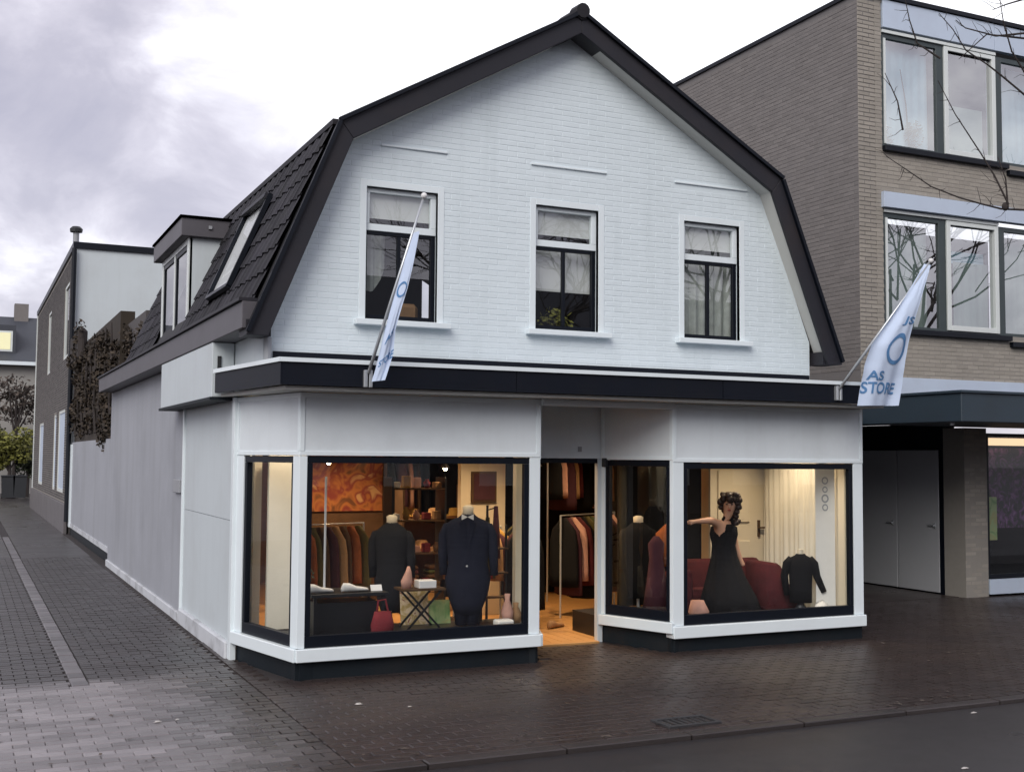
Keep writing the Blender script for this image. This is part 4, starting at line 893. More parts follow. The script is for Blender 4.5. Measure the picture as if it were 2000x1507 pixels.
def suit_form(name, c, lab, m_, s=1., full=True, tie=True, yaw=-.45):
    x, y, zt = c; t = thing(name, (x, y, .27), lab, 'mannequin')
    z = lambda v: .27+(zt-.27)*v
    secs = [(x, y, z(.93), .055, .05), (x, y, z(.90), .10, .065), (x, y, z(.875), .16*s, .085), (x, y, z(.845), .205*s, .10), (x, y, z(.79), .225*s, .115), (x, y, z(.66), .205*s, .12), (x, y, z(.52), .185*s, .115), (x, y, z(.40), .215*s, .13), (x, y, z(.30), .20*s, .12), (x, y, z(.20), .165*s, .11), (x, y, z(.10), .12*s, .095)]
    MB().loft(secs, yaw, 20, .012).build('jacket', m_, t, smooth=True)
    for sg in (-1, 1):
        a = Vector((math.cos(yaw), math.sin(yaw), 0))*sg
        p = Vector((x, y, 0))
        MB().tube([p+a*.14*s+Vector((0,0,z(.84))), p+a*.19*s+Vector((0,0,z(.82))), p+a*.225*s+Vector((0,0,z(.75))), p+a*.235*s+Vector((0,-.01,z(.60))), p+a*.235*s+Vector((0,-.03,z(.42)))], [.03, .052, .056, .05, .042], 10).build('sleeve', m_, t, smooth=True)
        if full: MB().tube([p+a*.06+Vector((0,0,z(.37))), p+a*.055+Vector((0,0,z(.2))), p+a*.05+Vector((0,0,z(.01)))], [.10, .085, .072], 10).build('trouser_leg', m_, t, smooth=True)
    MB().loft([(x, y, z(.90), .06, .055), (x, y, z(.95), .055, .05), (x, y, z(.985), .058, .053), (x, y, z(1.), .03, .03)], yaw, 14).build('neck_cap', 'cream', t, smooth=True)
    f_ = Vector((math.sin(yaw), -math.cos(yaw), 0))
    if tie:
        c_ = Vector((x, y, z(.905)))+f_*.08
        b = MB(); a = Vector((math.cos(yaw), math.sin(yaw), 0))
        for sg in (-1, 1): b.prism([c_, c_+a*sg*.06+Vector((0,0,.03)), c_+a*sg*.06-Vector((0,0,.03))], f_*.012)
        b.build('bow_tie', 'whitecloth', t)
        for sg in (-1, 1):
            b = MB(); c2 = Vector((x, y, z(.84)))+f_*.108; b.prism([c2+a*sg*.02+Vector((0,0,.05)), c2+a*sg*.085+Vector((0,0,.02)), c2+a*sg*.012+f_*.015-Vector((0,0,.22))], f_*.008); b.build('lapel', m_, t)
        b = MB(); c2 = Vector((x, y, z(.50)))+f_*.117; b.ball(tuple(c2), .013, n=6); b.build('button', 'greyplas', t)
    else: MB().tube([(x, y, .27), (x, y, z(.36))], .018, 8).build('stand', 'alu', t)
    return t
suit_form('suit_mannequin', (4.63, 10.9, 1.47), 'headless mannequin in a dark navy suit with white bow tie in the long window', 'suit', 1.08)
suit_form('coat_form', (3.99, 11.38, 1.36), 'bust form in a plain black coat behind the black table', 'suit2', .82, False, False)
# items at the far end of the long window
for i, (x, y, h_, m_, lab) in enumerate(((4.95, 10.72, .16, 'whitecloth', 'white folded cloth on the window floor beside the suit'), (5.05, 10.85, .30, 'pinkc', 'pink bottle shaped vase on the window floor at the cream column'), (5.17, 10.9, .20, 'tan', 'tan round vase at the end of the long window'))):
    b = MB()
    if i == 0: b.box(x-.09, y-.07, .275, x+.09, y+.07, .275+h_*.4); o = b.build('folded_cloth', m_, bevel=.015); tag(o, lab, 'cloth')
    else: b.loft([(x, y, .275, .05, .05), (x, y, .275+h_*.4, .065, .065), (x, y, .275+h_*.8, .025, .025), (x, y, .275+h_, .03, .03)], n=12); tag(b.build('vase', m_, smooth=True), lab, 'vase')
lad = thing('shoe_ladder', (5.0, 11.15, .27), 'narrow dark shelf ladder beside the cream column', 'shelf')
for x in (4.88, 5.16): box('upright', 'dispblack', lad, x, 11.14, .27, x+.02, 11.16, 1.25)
for z in (.5, .75, 1.0): box('shelf_board', 'brownc', lad, 4.885, 11.10, z, 5.175, 11.22, z+.015)
# framed art on the wall behind, shelves with hats
ar = thing('wall_art', (4.5, 14.6, 1.1), 'large orange and red picture glowing on the back of the shop', 'picture'); box('print', 'art', ar, 4.02, 14.6, 1.25, 4.98, 14.62, 2.1); box('panel_back', 'brownc', ar, 3.9, 14.622, .1, 5.05, 14.7, 2.3)
ar2 = thing('wall_art', (5.83, 13.28, 1.3), 'small dark picture on the cream partition near the column', 'picture'); box('frame', 'brownc', ar2, 5.68, 13.27, 1.40, 6.02, 13.297, 1.78, bevel=.004); box('print', 'plum', ar2, 5.71, 13.262, 1.43, 5.99, 13.268, 1.75)
sh = thing('wall_shelf', (5.4, 13.9, .0), 'wooden shelf unit with hats in the middle of the shop', 'shelf')
for z in (.35, .78, 1.18): box('shelf_board', 'tan', sh, 4.98, 13.75, z, 5.82, 14.05, z+.03)
for x in (4.96, 5.80): box('upright', 'brownc', sh, x, 13.75, .02, x+.025, 14.05, 1.6)
def hat(x, y, z, m_, lab): 
    b = MB().loft([(x, y, z, .15, .13), (x, y, z+.012, .15, .13), (x, y, z+.014, .085, .075), (x, y, z+.09, .075, .065), (x, y, z+.10, .05, .045)], n=14); tag(b.build('hat', m_, smooth=True), lab, 'hat', 'hats on the shelf')
hat(5.12, 13.85, 1.212, 'mustard', 'mustard hat on the top shelf board beside the upright nearest the coat'); hat(5.42, 13.85, 1.212, 'tan', 'tan hat in the middle of the top shelf board'); hat(5.70, 13.85, 1.212, 'mustard', 'mustard hat on the top shelf board nearest the cream partition'); hat(5.25, 13.85, .812, 'tan', 'tan hat on the middle shelf board'); hat(5.55, 13.85, .812, 'pinkc', 'pinkish hat on the middle shelf board')
for i, (x, z, m_, lab) in enumerate(((5.10, .382, 'plum', 'plum folded sweaters on the lowest shelf board near the coat'), (5.42, .382, 'greenc', 'green folded sweaters in the middle of the lowest shelf board'), (5.70, .382, 'tan', 'tan folded sweaters on the lowest shelf board near the partition'))):
    t = thing('folded_sweaters', (x, 13.88, z), lab, 'folded clothes', 'folded sweaters on the shelf')
    for k in range(4): box('sweater', m_ if k % 2 == 0 else 'brownc', t, x-.11+.006*k, 13.79, z+k*.055, x+.11-.004*k, 13.98, z+k*.055+.05, bevel=.018)
def handbag(x, y, z, m_, lab, s=1.):
    t = thing('handbag', (x, y, z), lab, 'bag', 'handbags in the shop')
    MB().loft([(x, y, z+.002, .12*s, .05*s), (x, y, z+.10*s, .115*s, .05*s), (x, y, z+.18*s, .09*s, .03*s)], n=14).build('body', m_, t, smooth=True)
    MB().tube([(x-.06*s, y, z+.17*s), (x-.05*s, y, z+.28*s), (x+.05*s, y, z+.28*s), (x+.06*s, y, z+.17*s)], .008, 6).build('handle', 'brownc', t)
handbag(5.02, 12.9, .012, 'mustard', 'mustard handbag on the floor before the hat shelf', 1.3); handbag(4.72, 11.6, .012, 'brownc', 'brown handbag on the floor behind the dark suit', 1.4)
cr_ = thing('accessory_stand', (5.02, 11.30, .012), 'dark scarf and bag stand between the suit and the cream column', 'stand')
MB().tube([(5.02, 11.30, .03), (5.02, 11.30, 1.45)], .014, 8).build('pole', 'dispblack', cr_); MB().tube([(5.02, 11.30, .012), (5.02, 11.30, .03)], .13, 14).build('base', 'dispblack', cr_)
for k in range(5):
    a_ = k*1.26; MB().tube([(5.02, 11.30, 1.40-.12*k), (5.02+.12*math.cos(a_), 11.30+.06*math.sin(a_), 1.43-.12*k)], .008, 6).build('peg', 'dispblack', cr_)
for k, (m_, lab) in enumerate((('plum', 'plum scarf on the accessory stand'), ('olive', 'olive scarf on the accessory stand'), ('pinkc', 'pale pink scarf on the accessory stand'))):
    a_ = k*1.26*1.0; x, y, z = 5.02+.10*math.cos(a_), 11.30+.06*math.sin(a_), 1.44-.12*k
    b = MB(); b.loft([(x, y, z-.55, .05, .02), (x, y, z-.3, .045, .02), (x, y, z, .02, .03)], n=12, wob=.15); tag(b.build('scarf', m_, smooth=True), lab+' beside the cream column', 'scarf', 'scarves on the stand')
gd = thing('goods_shelf', (4.7, 12.65, .012), 'slim open shelf of small jars and boxes between the coat and the suit', 'shelf')
for x in (4.38, 5.02): box('upright', 'dispblack', gd, x, 12.5, .012, x+.02, 12.8, 1.72)
for z in (.45, .85, 1.22, 1.58): box('shelf_board', 'brownc', gd, 4.40, 12.5, z, 5.02, 12.8, z+.018)
rn = random.Random(77)
for z, bn_ in ((.468, 'lowest'), (.868, 'second'), (1.238, 'third'), (1.598, 'top')):
    for i, (m_, cn_) in enumerate((('whitecloth', 'white'), ('mustard', 'mustard'), ('pinkc', 'pink'), ('redc', 'red'), ('tan', 'tan'))):
        x = 4.46+i*.125; h_ = rn.uniform(.09, .2); b = MB()
        if rn.random() < .5: b.loft([(x, 12.6, z+.001, .03, .03), (x, 12.6, z+h_*.6, .045, .045), (x, 12.6, z+h_*.85, .02, .02), (x, 12.6, z+h_, .024, .024)], n=10); o = b.build('jar', m_, smooth=True); lab = 'jar'
        else: b.box(x-.04, 12.56, z+.001, x+.04, 12.66, z+h_*.7); o = b.build('gift_box', m_, bevel=.006); lab = 'gift box'
        tag(o, f'small {cn_} {lab} on the {bn_} board of the slim shelf', lab, 'small goods on the slim shelf')
# clothing rails with garments
def garment(x, y, z, h, wd, m_, yaw, rn, lab, group):
    b = MB(); k = 12; rs = []
    for i in range(7):
        v = i/6; hw = wd*(.18+.82*min(1, v*5))*(1+.12*v)/2; th_ = .035+.02*v
        r = []
        for j in range(k):
            a = 2*math.pi*j/k; px = hw*math.cos(a); py = th_*math.sin(a)*(1+.3*math.sin(3*a+v*4))
            r.append((x+px*math.cos(yaw)-py*math.sin(yaw), y+px*math.sin(yaw)+py*math.cos(yaw), z-h*v+.01*math.sin(a*5)*v))
        rs.append(r)
    b.rings(rs); o = b.build('garment', m_, smooth=True); return tag(o, lab, 'garment', group)
ORD = ('first', 'second', 'third', 'fourth', 'fifth', 'sixth', 'seventh')
def rail(p, q, zt, n, mats, h, lab, glab, group, seed):
    rn = random.Random(seed); p, q = Vector(p), Vector(q); t = thing('clothing_rail', ((p.x+q.x)/2, (p.y+q.y)/2, .012), lab, 'clothes rail', 'clothes rails in the shop')
    MB().tube([p+Vector((0,0,.02)), p+Vector((0,0,zt)), q+Vector((0,0,zt)), q+Vector((0,0,.02))], .013, 8).build('rail_frame', 'alu', t)
    d = (q-p).normalized(); yaw = math.atan2(d.y, d.x)+math.pi/2
    cnt = {}; tot = {k: sum(1 for i in range(n) if mats[i % len(mats)] == k) for k in mats}
    for i in range(n):
        c = p+(q-p)*((i+.7)/(n+.4)); mname = mats[i % len(mats)]; hh = h*rn.uniform(.8, 1.1)
        garment(c.x, c.y, zt-.03, hh, rn.uniform(.34, .44), mname, yaw+rn.uniform(-.15, .15), rn, ((ORD[cnt.setdefault(mname, 0)]+' ') if tot[mname] > 1 else 'only ')+glab[mname].replace(' on the', ' from the street side, on the' if tot[mname] > 1 else ' on the'), group); cnt[mname] = cnt.get(mname, 0)+1
gl_a = {k: f'{v} garment on the low rail behind the black table' for k, v in dict(brownc='brown', olive='olive', tan='tan', rust='rust coloured', plum='plum').items()}
rail((3.15, 12.2, 0), (4.05, 12.5, 0), 1.22, 9, ['brownc', 'rust', 'olive', 'brownc', 'plum', 'tan'], .75, 'low clothes rail behind the black table in the long window', gl_a, 'garments on the low rail', 2)
gl_b = {k: f'{v} garment on the rail facing the open doorway' for k, v in dict(blackc='black', plum='plum', greenc='green', pinkc='pale pink', rust='rust coloured', olive='olive', burg='burgundy').items()}
rail((6.62, 12.7, 0), (7.75, 13.35, 0), 1.25, 12, ['blackc', 'plum', 'pinkc', 'burg', 'blackc', 'olive', 'greenc', 'rust', 'blackc'], .95, 'clothes rail of dark garments seen through the open doorway', gl_b, 'garments on the doorway rail', 3)
gl_f = {k: f'{v} garment on the rail behind the dark suit' for k, v in dict(brownc='brown', tan='tan', plum='plum', mustard='mustard', redc='red', greenc='green').items()}
rail((5.0, 12.15, 0), (5.75, 12.55, 0), 1.15, 9, ['tan', 'plum', 'mustard', 'brownc', 'redc', 'greenc'], .62, 'low clothes rail of coloured garments behind the dark suit', gl_f, 'garments on the rail behind the suit', 8)
gl_e = {k: f'{v} garment on the rail inside the doorway' for k, v in dict(blackc='black', plum='plum', olive='olive', greenc='green', brownc='brown').items()}
rail((5.78, 11.95, 0), (6.30, 13.2, 0), 1.2, 10, ['blackc', 'olive', 'plum', 'blackc', 'greenc', 'brownc', 'blackc'], .9, 'crowded clothes rail just inside the doorway behind the door post', gl_e, 'garments on the near doorway rail', 6)
gl_c = {k: f'{v} garment on the high rail behind the doorway rail' for k, v in dict(blackc='black', pinkc='pale pink', tan='tan', plum='plum', burg='burgundy').items()}
rail((7.2, 14.2, 0), (8.5, 14.9, 0), 2.05, 11, ['blackc', 'pinkc', 'plum', 'tan', 'burg', 'blackc', 'blackc'], .72, 'high clothes rail at the back of the shop behind the doorway', gl_c, 'garments on the high rail', 4)
gl_d = {k: f'{v} garment on the long rail at the far back' for k, v in dict(blackc='black', pinkc='pale pink', brownc='brown', plum='plum').items()}
rail((4.9, 16.2, 0), (6.9, 16.5, 0), 2.0, 14, ['blackc', 'plum', 'pinkc', 'brownc', 'blackc'], .9, 'long clothes rail across the far back of the shop', gl_d, 'garments on the far rail', 5)
box('dark_backing', 'blackc', house, 6.90, 11.78, .25, 8.04, 11.82, 2.55)
box('dark_partition', 'blackc', house, 6.1, 15.2, .02, 8.9, 15.25, 2.5)
shoe(6.20, 12.0, .018, .5, 'tan', 'tan shoe on the wooden floor just inside the doorway', 'shoe', gsh, 1.1); shoe(6.62, 10.98, .25, .3, 'whitecloth', 'white shoe alone in the dark angled side window', 'shoe', gsh, 1.)
dk = suit_form('dark_form', (7.02, 11.55, 1.30), 'bust form in black with a pale neck cap behind the angled side window', 'blackc', .8, False, False)
pd = thing('plum_dress', (6.95, 11.05, .25), 'long plum dress on a stand in the dark angled side window', 'dress'); MB().loft([(6.95, 11.05, .30, .16, .14), (6.95, 11.05, .6, .11, .10), (6.95, 11.05, .85, .08, .07), (6.95, 11.05, 1.02, .10, .06), (6.95, 11.05, 1.1, .03, .03)], n=14, wob=.05).build('cloth', 'plum', pd, smooth=True); MB().tube([(6.95, 11.05, .25), (6.95, 11.05, .31)], .06, 10).build('stand', 'plastic', pd)
# door leaf standing open inside
# right window: backdrop door, curtain, banner
bd = thing('backdrop_door', (8.35, 11.72, .25), 'cream panelled door standing as a backdrop behind the seated mannequin', 'door')
box('leaf', 'cream', bd, 8.06, 11.62, .25, 8.88, 11.66, 1.93)
for z0, z1 in ((.4, .98), (1.2, 1.82)):
    box('panel', 'cream', bd, 8.16, 11.60, z0, 8.62, 11.619, z1, bevel=.006)
box('handle', 'brownc', bd, 8.73, 11.57, 1.12, 8.83, 11.60, 1.14, bevel=.004); box('handle_plate', 'brownc', bd, 8.74, 11.605, 1.02, 8.775, 11.619, 1.22); box('jamb', 'brownc', bd, 8.90, 11.61, .25, 8.93, 11.66, 1.93)
ct = thing('cream_curtain', (8.8, 11.2, .25), 'cream curtain hanging in folds behind the black sweater', 'curtain')
rs = [[(8.83+.015*math.sin(j*1.3+z_*.7), 11.58-1.1*j/60, z_) for j in range(61)] for z_ in (.26, .9, 1.5, 2.3)]
rs = [[(8.80+.022*math.sin(j*1.15+z_*.5)+.012*math.sin(j*.43), 11.58-1.0*j/60, z_) for j in range(61)] for z_ in (.26, .9, 1.5, 2.3)]
MB().rings(rs, closed=False).build('cloth', 'creamcurt', ct, smooth=True)
MB().tube([(8.80, 11.6, 2.31), (8.80, 10.5, 2.31)], .012, 8).build('rod', 'alu', ct)
bn = thing('white_banner', (8.75, 10.42, .25), 'narrow white banner with grey looping marks at the end of the shop window', 'banner')
MB().prism([(8.70, 10.50, .27), (8.875, 10.38, .27), (8.875, 10.38, 1.9), (8.70, 10.50, 1.9)], (.005, .008, 0)).build('cloth', 'whitecloth', bn)
bnd = Vector((8.875-8.70, 10.38-10.50, 0)).normalized(); bnn = Vector((bnd.y, -bnd.x, 0))
for i, (zc, r_) in enumerate(((1.72, .036), (1.62, .03), (1.52, .04), (1.42, .033))):
    c_ = Vector((8.7875, 10.44, zc))+bnn*.006
    MB().rings([[c_+bnd*(r_*q_*math.cos(a_*math.pi/8))+Vector((0, 0, r_*1.2*q_*math.sin(a_*math.pi/8))) for a_ in range(16)] for q_ in (1, .62)], cap=False).build('loop_mark', 'greyplas', bn)
# seated mannequin in the long black dress
wm = thing('dress_mannequin', (7.72, 10.82, .25), 'dark haired mannequin in a long black dress with one arm stretched out sideways', 'mannequin')
jt = [(7.72, 10.86, .62), (7.70, 10.84, .95), (7.68, 10.82, 1.16), (7.69, 10.80, 1.27), (7.71, 10.775, 1.34), (7.72, 10.76, 1.44), (7.725, 10.755, 1.52),
      (7.575, 10.77, 1.235), (7.42, 10.69, 1.285), (7.32, 10.65, 1.285), (7.17, 10.62, 1.28), (7.10, 10.605, 1.275),
      (7.795, 10.85, 1.225), (7.85, 10.86, 1.06), (7.865, 10.85, .98), (7.92, 10.83, .82), (7.95, 10.82, .76),
      (7.06, 10.585, 1.29), (7.045, 10.60, 1.272), (7.055, 10.62, 1.262), (7.09, 10.58, 1.25), (7.07, 10.615, 1.256)]
ed = [(0,1),(1,2),(2,3),(3,4),(4,5),(5,6),(2,7),(7,8),(8,9),(9,10),(10,11),(2,12),(12,13),(13,14),(14,15),(15,16),(11,17),(11,18),(11,19),(11,20),(11,21)]
rd = [.12, .10, .115, .042, .05, .082, .068, .052, .042, .036, .024, .024, .052, .042, .036, .026, .026, .009, .009, .009, .009, .008]
skin_body('body', 'skin', jt, ed, rd, wm)
fdir = Vector((-.62, -.78, 0)); fr_v = Vector((.78, -.62, 0)); hc = Vector((7.72, 10.76, 1.445))
MB().ball(tuple(hc+fdir*.085-Vector((0,0,.015))), .014, .014, .02, 6).build('nose', 'skin', wm, smooth=True)
for sg in (-1, 1): MB().ball(tuple(hc+fdir*.075+fr_v*.03*sg+Vector((0,0,.012))), .012, .012, .008, 6).build('eye', 'hair', wm)
MB().ball(tuple(hc+fdir*.078-Vector((0,0,.052))), .02, .02, .008, 6).build('mouth', 'lips', wm)
hb = MB(); rn = random.Random(4)
for k in range(46):
    a = rn.uniform(0, 6.28); d_ = Vector((math.cos(a), math.sin(a), 0)); front = d_.dot(fdir)
    if front > .45: zr = (1.50, 1.565)
    else: zr = (1.36, 1.55)
    p = hc+d_*rn.uniform(.075, .10); p.z = rn.uniform(*zr); hb.ball(tuple(p), rn.uniform(.028, .045), n=5)
hb.ball((7.74, 10.78, 1.535), .095, .095, .06, 8)
for k in range(16): hb.ball((7.80+rn.uniform(-.03, .04), 10.80+rn.uniform(-.04, .04), rn.uniform(1.24, 1.46)), .035, n=5)
hb.build('hair', 'hair', wm, smooth=True)
dy = -.5
MB().loft([(7.66, 10.66, .262, .34, .24), (7.665, 10.70, .45, .29, .22), (7.68, 10.78, .68, .20, .18), (7.695, 10.83, .88, .14, .125), (7.69, 10.835, 1.0, .125, .115), (7.685, 10.825, 1.12, .15, .125), (7.685, 10.82, 1.2, .14, .105), (7.685, 10.815, 1.235, .09, .08)], dy, 44, .055, 11).build('dress', 'blackc', wm, smooth=True)
MB().tube([(7.61, 10.76, 1.2), (7.63, 10.76, 1.29), (7.70, 10.80, 1.335)], .016, 6).build('strap', 'blackc', wm); MB().tube([(7.77, 10.79, 1.2), (7.755, 10.77, 1.29), (7.72, 10.80, 1.335)], .016, 6).build('strap', 'blackc', wm)
# burgundy sofa with sloping arm
so_ = thing('burgundy_sofa', (8.0, 11.2, .25), 'worn burgundy velvet sofa behind the seated mannequin', 'sofa')
MB().prism([(7.3, 11.30, .27), (8.60, 11.22, .27), (8.52, 11.26, .80), (7.3, 11.36, .80)], (.02, .16, 0)).build('backrest', 'burg', so_, bevel=.04, smooth=True)
MB().box(7.3, 10.92, .27, 8.2, 11.28, .50).build('seat', 'burg', so_, bevel=.05)
MB().prism([(8.20, 10.72, .255), (8.72, 10.72, .255), (8.60, 10.72, .42), (8.42, 10.76, .78), (8.22, 10.76, .80)], (.03, .46, 0)).build('armrest', 'burg', so_, bevel=.035, smooth=True)
MB().prism([(7.02, 10.78, .255), (7.28, 10.78, .255), (7.26, 10.78, .74), (7.08, 10.78, .74)], (.02, .46, 0)).build('armrest', 'burg', so_, bevel=.04, smooth=True)
rf = thing('rust_jacket', (7.18, 11.1, .8), 'rust brown jacket draped over the far arm of the burgundy sofa', 'jacket'); MB().loft([(7.2, 11.15, .76, .17, .10), (7.2, 11.15, .9, .18, .09), (7.2, 11.15, 1.12, .17, .08), (7.22, 11.15, 1.22, .08, .05)], -.3, 16, .05).build('cloth', 'rust', rf, smooth=True)
shb = MB().loft([(7.17, 10.55, .255, .10, .08), (7.17, 10.55, .33, .12, .09), (7.15, 10.55, .45, .07, .06)], n=14, wob=.12); tag(shb.build('pink_cloth', 'pinkc', smooth=True), 'crumpled pale pink cloth on the window floor below the outstretched arm', 'cloth')
shoe(7.98, 10.42, .25, .6, 'whitecloth', 'white high shoe at the hem of the long black dress', 'shoe', gsh, .9)
# black sweater on a small bust and white cloth
sw2 = thing('sweater_bust', (8.57, 10.55, .25), 'black long sleeved sweater on a small bust before the cream curtain', 'bust form')
MB().loft([(8.55, 10.58, .36, .125, .075), (8.55, 10.58, .55, .125, .08), (8.55, 10.58, .75, .135, .08), (8.55, 10.58, .85, .13, .065), (8.55, 10.58, .885, .06, .045), (8.55, 10.58, .90, .05, .04)], dy, 18, .015).build('sweater', 'blackc', sw2, smooth=True)
for sg, en in ((-1, (8.42, 10.66, .44)), (1, (8.77, 10.45, .48))):
    a = Vector((math.cos(dy), math.sin(dy), 0))*sg; p = Vector((8.55, 10.58, 0))
    MB().tube([p+a*.10+Vector((0,0,.85)), p+a*.15+Vector((0,0,.79)), (p+a*.18+Vector((0,0,.65))), en], [.04, .048, .042, .032], 10).build('sleeve', 'blackc', sw2, smooth=True)
MB().loft([(8.55, 10.58, .25, .10, .08), (8.55, 10.58, .27, .09, .07), (8.55, 10.58, .36, .03, .03)], n=12).build('stand', 'plastic', sw2); MB().loft([(8.55, 10.58, .90, .035, .03), (8.55, 10.58, .95, .032, .028)], n=10).build('neck_cap', 'cream', sw2)
wc = MB(); rn = random.Random(12); rs = []
for i, q_ in enumerate((1, .85, .55, .2)): rs.append([(8.72+.14*q_*math.cos(6.28*j/14)*rn.uniform(.8, 1.15), 10.43+.085*q_*math.sin(6.28*j/14)*rn.uniform(.8, 1.15), .255+(0, .05, .10, .12)[i]*rn.uniform(.7, 1.2)) for j in range(14)])
wc.rings(rs); tag(wc.build('white_cloth', 'whitecloth', smooth=True), 'crumpled white cloth on the window floor beside the black sweater', 'cloth')

# ------------------------------------------------------------------ bare street tree whose branches reach in at the top right
tree = thing('bare_tree', (11.6, 7.6, 0), 'bare street tree whose dark twigs hang across the brick building windows', 'tree')
MB().tube([(11.6, 7.6, -.05), (11.58, 7.62, 1.5), (11.52, 7.7, 3.2), (11.4, 7.75, 5.0), (11.3, 7.8, 6.6), (11.2, 7.9, 8.4)], [.20, .16, .14, .12, .09, .05], 12).build('trunk', 'bark', tree, smooth=True)
brs = [[(8.05,6.41),(8.11,6.18),(8.21,5.97),(8.43,5.83)], [(8.41,6.27),(8.57,6.13),(8.74,5.95),(8.97,5.83),(9.21,5.72),(9.49,5.55)], [(7.84,4.83),(7.99,4.71),(8.28,4.56),(8.6,4.48),(8.94,4.46),(9.18,4.43),(9.49,4.43)],
 [(8.42,5.62),(8.65,5.33),(8.96,4.96),(9.08,4.75),(9.2,4.46)], [(9.13,6.55),(9.17,6.28),(9.32,6.02),(9.53,5.79)], [(8.61,6.23),(8.77,6.19),(9.08,6.13),(9.5,6.23)], [(9.12,4.94),(9.16,4.71),(9.2,4.44)], [(7.85,5.64),(7.94,5.36),(8.03,5.1)], [(9.05,6.39),(9.26,6.49),(9.55,6.6)], [(8.67,5.86),(9.05,6.17),(9.5,6.18)]]
rn = random.Random(33)
def yv(x): return 8.2-.2*(x-9.5)*.5
for b_ in brs:
    pts = [Vector((x, yv(x)+rn.uniform(-.05, .05), z)) for x, z in b_]; n = len(pts)
    mbb = MB(); mbb.tube(pts, [.0035+.0075*i/(n-1) for i in range(n)], 6)
    for i in range(n-1):
        for s in range(3):
            p = pts[i].lerp(pts[i+1], rn.random()); d = Vector((rn.uniform(-.7, .1), rn.uniform(-.3, .3), rn.uniform(-.4, .5)))*.3
            mbb.tube([p, p+d*.5+Vector((0, 0, rn.uniform(-.03, .03))), p+d], [.0035, .0025, .0012], 5)
    mbb.build('branch', 'bark', tree)
for (x, z), tz in (((9.49, 5.55), 5.3), ((9.49, 4.43), 4.1), ((9.53, 5.79), 5.9), ((9.5, 6.23), 6.3), ((9.55, 6.6), 6.8)):
    MB().tube([(x-.02, yv(x), z), (10.3, 8.0, (z+tz)/2+.1), (11.42, 7.75, tz)], [.011, .03, .06], 8).build('limb', 'bark', tree, smooth=True)
kn = MB().ball((9.2, yv(9.2), 4.45), .035, .035, .045, 6); kn.build('knot', 'bark', tree)

# ------------------------------------------------------------------ far end of the side street
fh = thing('far_house', (2.5, 66, 0), 'distant house with slate roof, lit dormer and chimney closing the side street', 'house')
box('wall', 'farwall', fh, -6, 64.0, -.05, 9, 72, 6.6); 
MB().prism([(-6.4, 63.6, 6.55), (-6.4, 72.4, 6.55), (-6.4, 68, 9.3)], (15.8, 0, 0)).build('roof', 'farroof', fh); box('gutter', 'whitetrim', fh, -6.4, 63.5, 6.42, 9.4, 63.62, 6.6)
box('chimney', 'brick', fh, 2.25, 67.6, 8.6, 2.95, 68.4, 10.0)
dd = box('dormer', 'farroof', fh, -.4, 64.4, 6.9, 2.25, 67, 8.5); box('dormer_window', 'lit', dd, .4, 64.36, 7.25, 2.0, 64.39, 8.1); box('window_frame', 'pvc', dd, .3, 64.38, 7.15, 2.1, 64.395, 8.2)
def bush(name, c, rad, n, size, m_, lab, cat, trunk=None, seed=1):
    t = thing(name, (c[0], c[1], 0), lab, cat); rn = random.Random(seed); b = MB()
    for k in range(9):
        o_ = Vector((rn.uniform(-.6, .6)*rad[0], rn.uniform(-.6, .6)*rad[1], rn.uniform(-.55, .55)*rad[2])); leaf_cloud(b, Vector(c)+o_, (rad[0]*.5, rad[1]*.5, rad[2]*.45), n//9, size, rn)
    b.build('crown', m_, t, fixn=False)
    tk = MB(); tk.tube([(c[0], c[1], -.02), (c[0]+.05, c[1], c[2]*.6), (c[0], c[1], c[2])], [.12, .08, .04], 7)
    for k in range(6): tk.tube([(c[0], c[1], c[2]*.6), (c[0]+rn.uniform(-.7, .7)*rad[0], c[1]+rn.uniform(-.5, .5)*rad[1], c[2]+rn.uniform(.1, .8)*rad[2])], [.05, .015], 5)
    tk.build('trunk', 'bark', t)
bush('bare_shrub', (2.2, 60.5, 4.6), (1.9, .9, 1.3), 1500, .10, 'twig', 'brownish half bare tree below the distant slate roof', 'tree', seed=2)
bush('hedge_bush', (1.9, 58, 2.0), (1.2, .8, 1.3), 2200, .10, 'leafgreen', 'bright olive green bush at the end of the side street', 'bush', seed=3)
bush('hedge_bush', (2.7, 58.5, 1.9), (.7, .7, 1.4), 1500, .09, 'leafdark', 'dark green bush against the rear building at the end of the street', 'bush', seed=4)
bush('hedge_bush', (1.2, 61.5, 2.6), (1.0, .8, 1.2), 900, .10, 'leafdark', 'tall dark bush behind the olive green one', 'bush', seed=5)
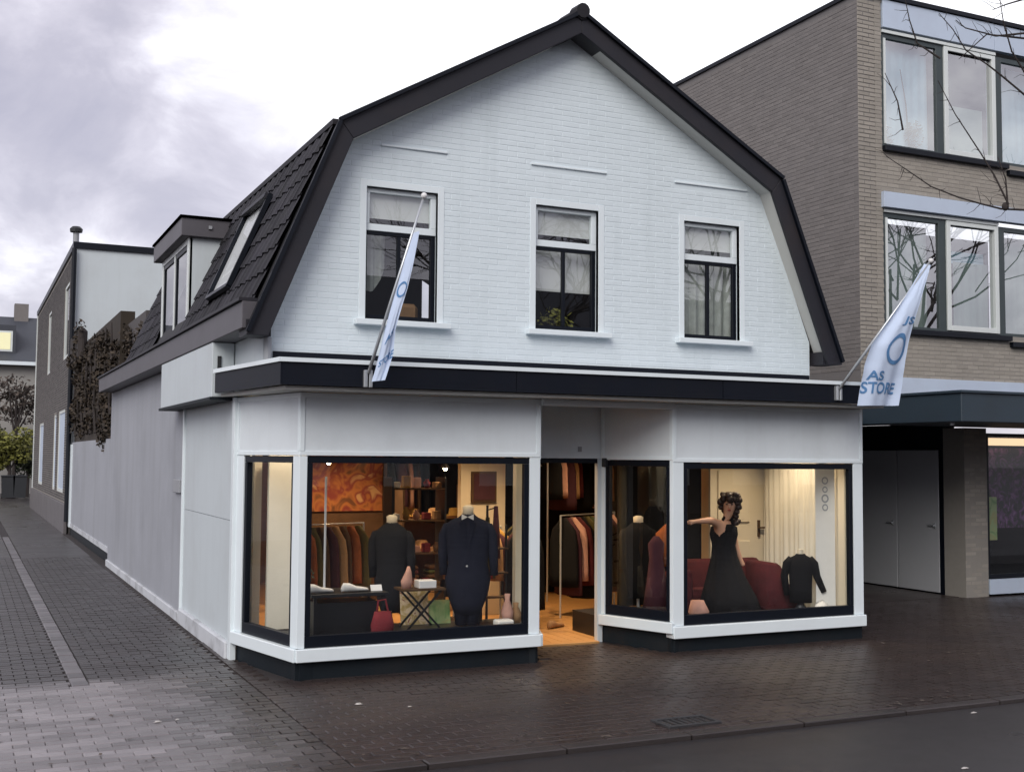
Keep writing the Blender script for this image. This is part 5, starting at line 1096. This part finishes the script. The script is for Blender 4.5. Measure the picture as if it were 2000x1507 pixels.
for i, (x, lab) in enumerate(((2.33, 'black wheeled bin at the end of the street next to the rear building'), (1.85, 'black wheeled bin nearer the middle of the side street'))):
    b_ = thing('wheeled_bin', (x, 56.5, 0), lab, 'bin', 'bins at the end of the street')
    MB().prism([(x-.24, 56.3, .03), (x+.24, 56.3, .03), (x+.28, 56.3, .95), (x-.28, 56.3, .95)], (0, .6, 0)).build('body', 'plastic', b_); box('lid', 'plastic', b_, x-.3, 56.26, .952, x+.3, 56.95, 1.02, bevel=.02)
    for sx in (-1, 1): MB().tube([(x+sx*.2, 56.86, .1), (x+sx*.26, 56.86, .1)], .1, 10).build('wheel', 'black', b_)
# ------------------------------------------------------------------ across the road (seen in the window reflections)
op = thing('terrace_house', (14, -20, 0), 'brick terrace across the road reflected in the upper windows', 'house')
box('wall', 'rearbrick', op, -10, -24, -.07, 34, -16, 5.6)
MB().prism([(-10.3, -15.6, 5.6), (-10.3, -24.4, 5.6), (-10.3, -20, 8.6)], (44.6, 0, 0)).build('roof', 'farroof', op)
for i in range(12):
    for z in (1.0, 3.6): box('window', 'pvc', op, -8+i*3.4, -15.99, z, -6.4+i*3.4, -15.94, z+1.3)
def bare_tree(x, y, h, lab, seed):
    t = thing('bare_tree', (x, y, -.07), lab, 'tree'); rn = random.Random(seed); tk = MB(); bb_ = MB()
    tk.tube([(x, y, -.07), (x+.1, y, h*.25), (x, y+.1, h*.45)], [.25, .19, .13], 8)
    def grow(p, d, ln, r, k):
        q_ = p+d*ln; m_ = p.lerp(q_, .5)+Vector((rn.uniform(-1, 1), rn.uniform(-1, 1), rn.uniform(-1, 1)))*ln*.08
        bb_.tube([p, m_, q_], [r, r*.8, r*.55], 5, cap=False)
        if k:
            for _ in range(3): grow(p.lerp(q_, rn.uniform(.5, 1)), (d+Vector((rn.gauss(0, .55), rn.gauss(0, .55), rn.gauss(.1, .4)))).normalized(), ln*.7, r*.55, k-1)
    for _ in range(6): grow(Vector((x, y+.1, h*.42)), Vector((rn.gauss(0, .6), rn.gauss(0, .6), .8)).normalized(), h*.27, .08, 4)
    tk.build('trunk', 'bark', t); bb_.build('branch', 'bark', t)
bare_tree(19, -6.5, 11, 'bare tree across the road reflected in the last gable window', 3)
bare_tree(29.5, -5.5, 13, 'large bare tree across the road reflected in the brick building windows', 12)
bare_tree(14, -9, 10, 'bare tree before the terrace across the road', 9)
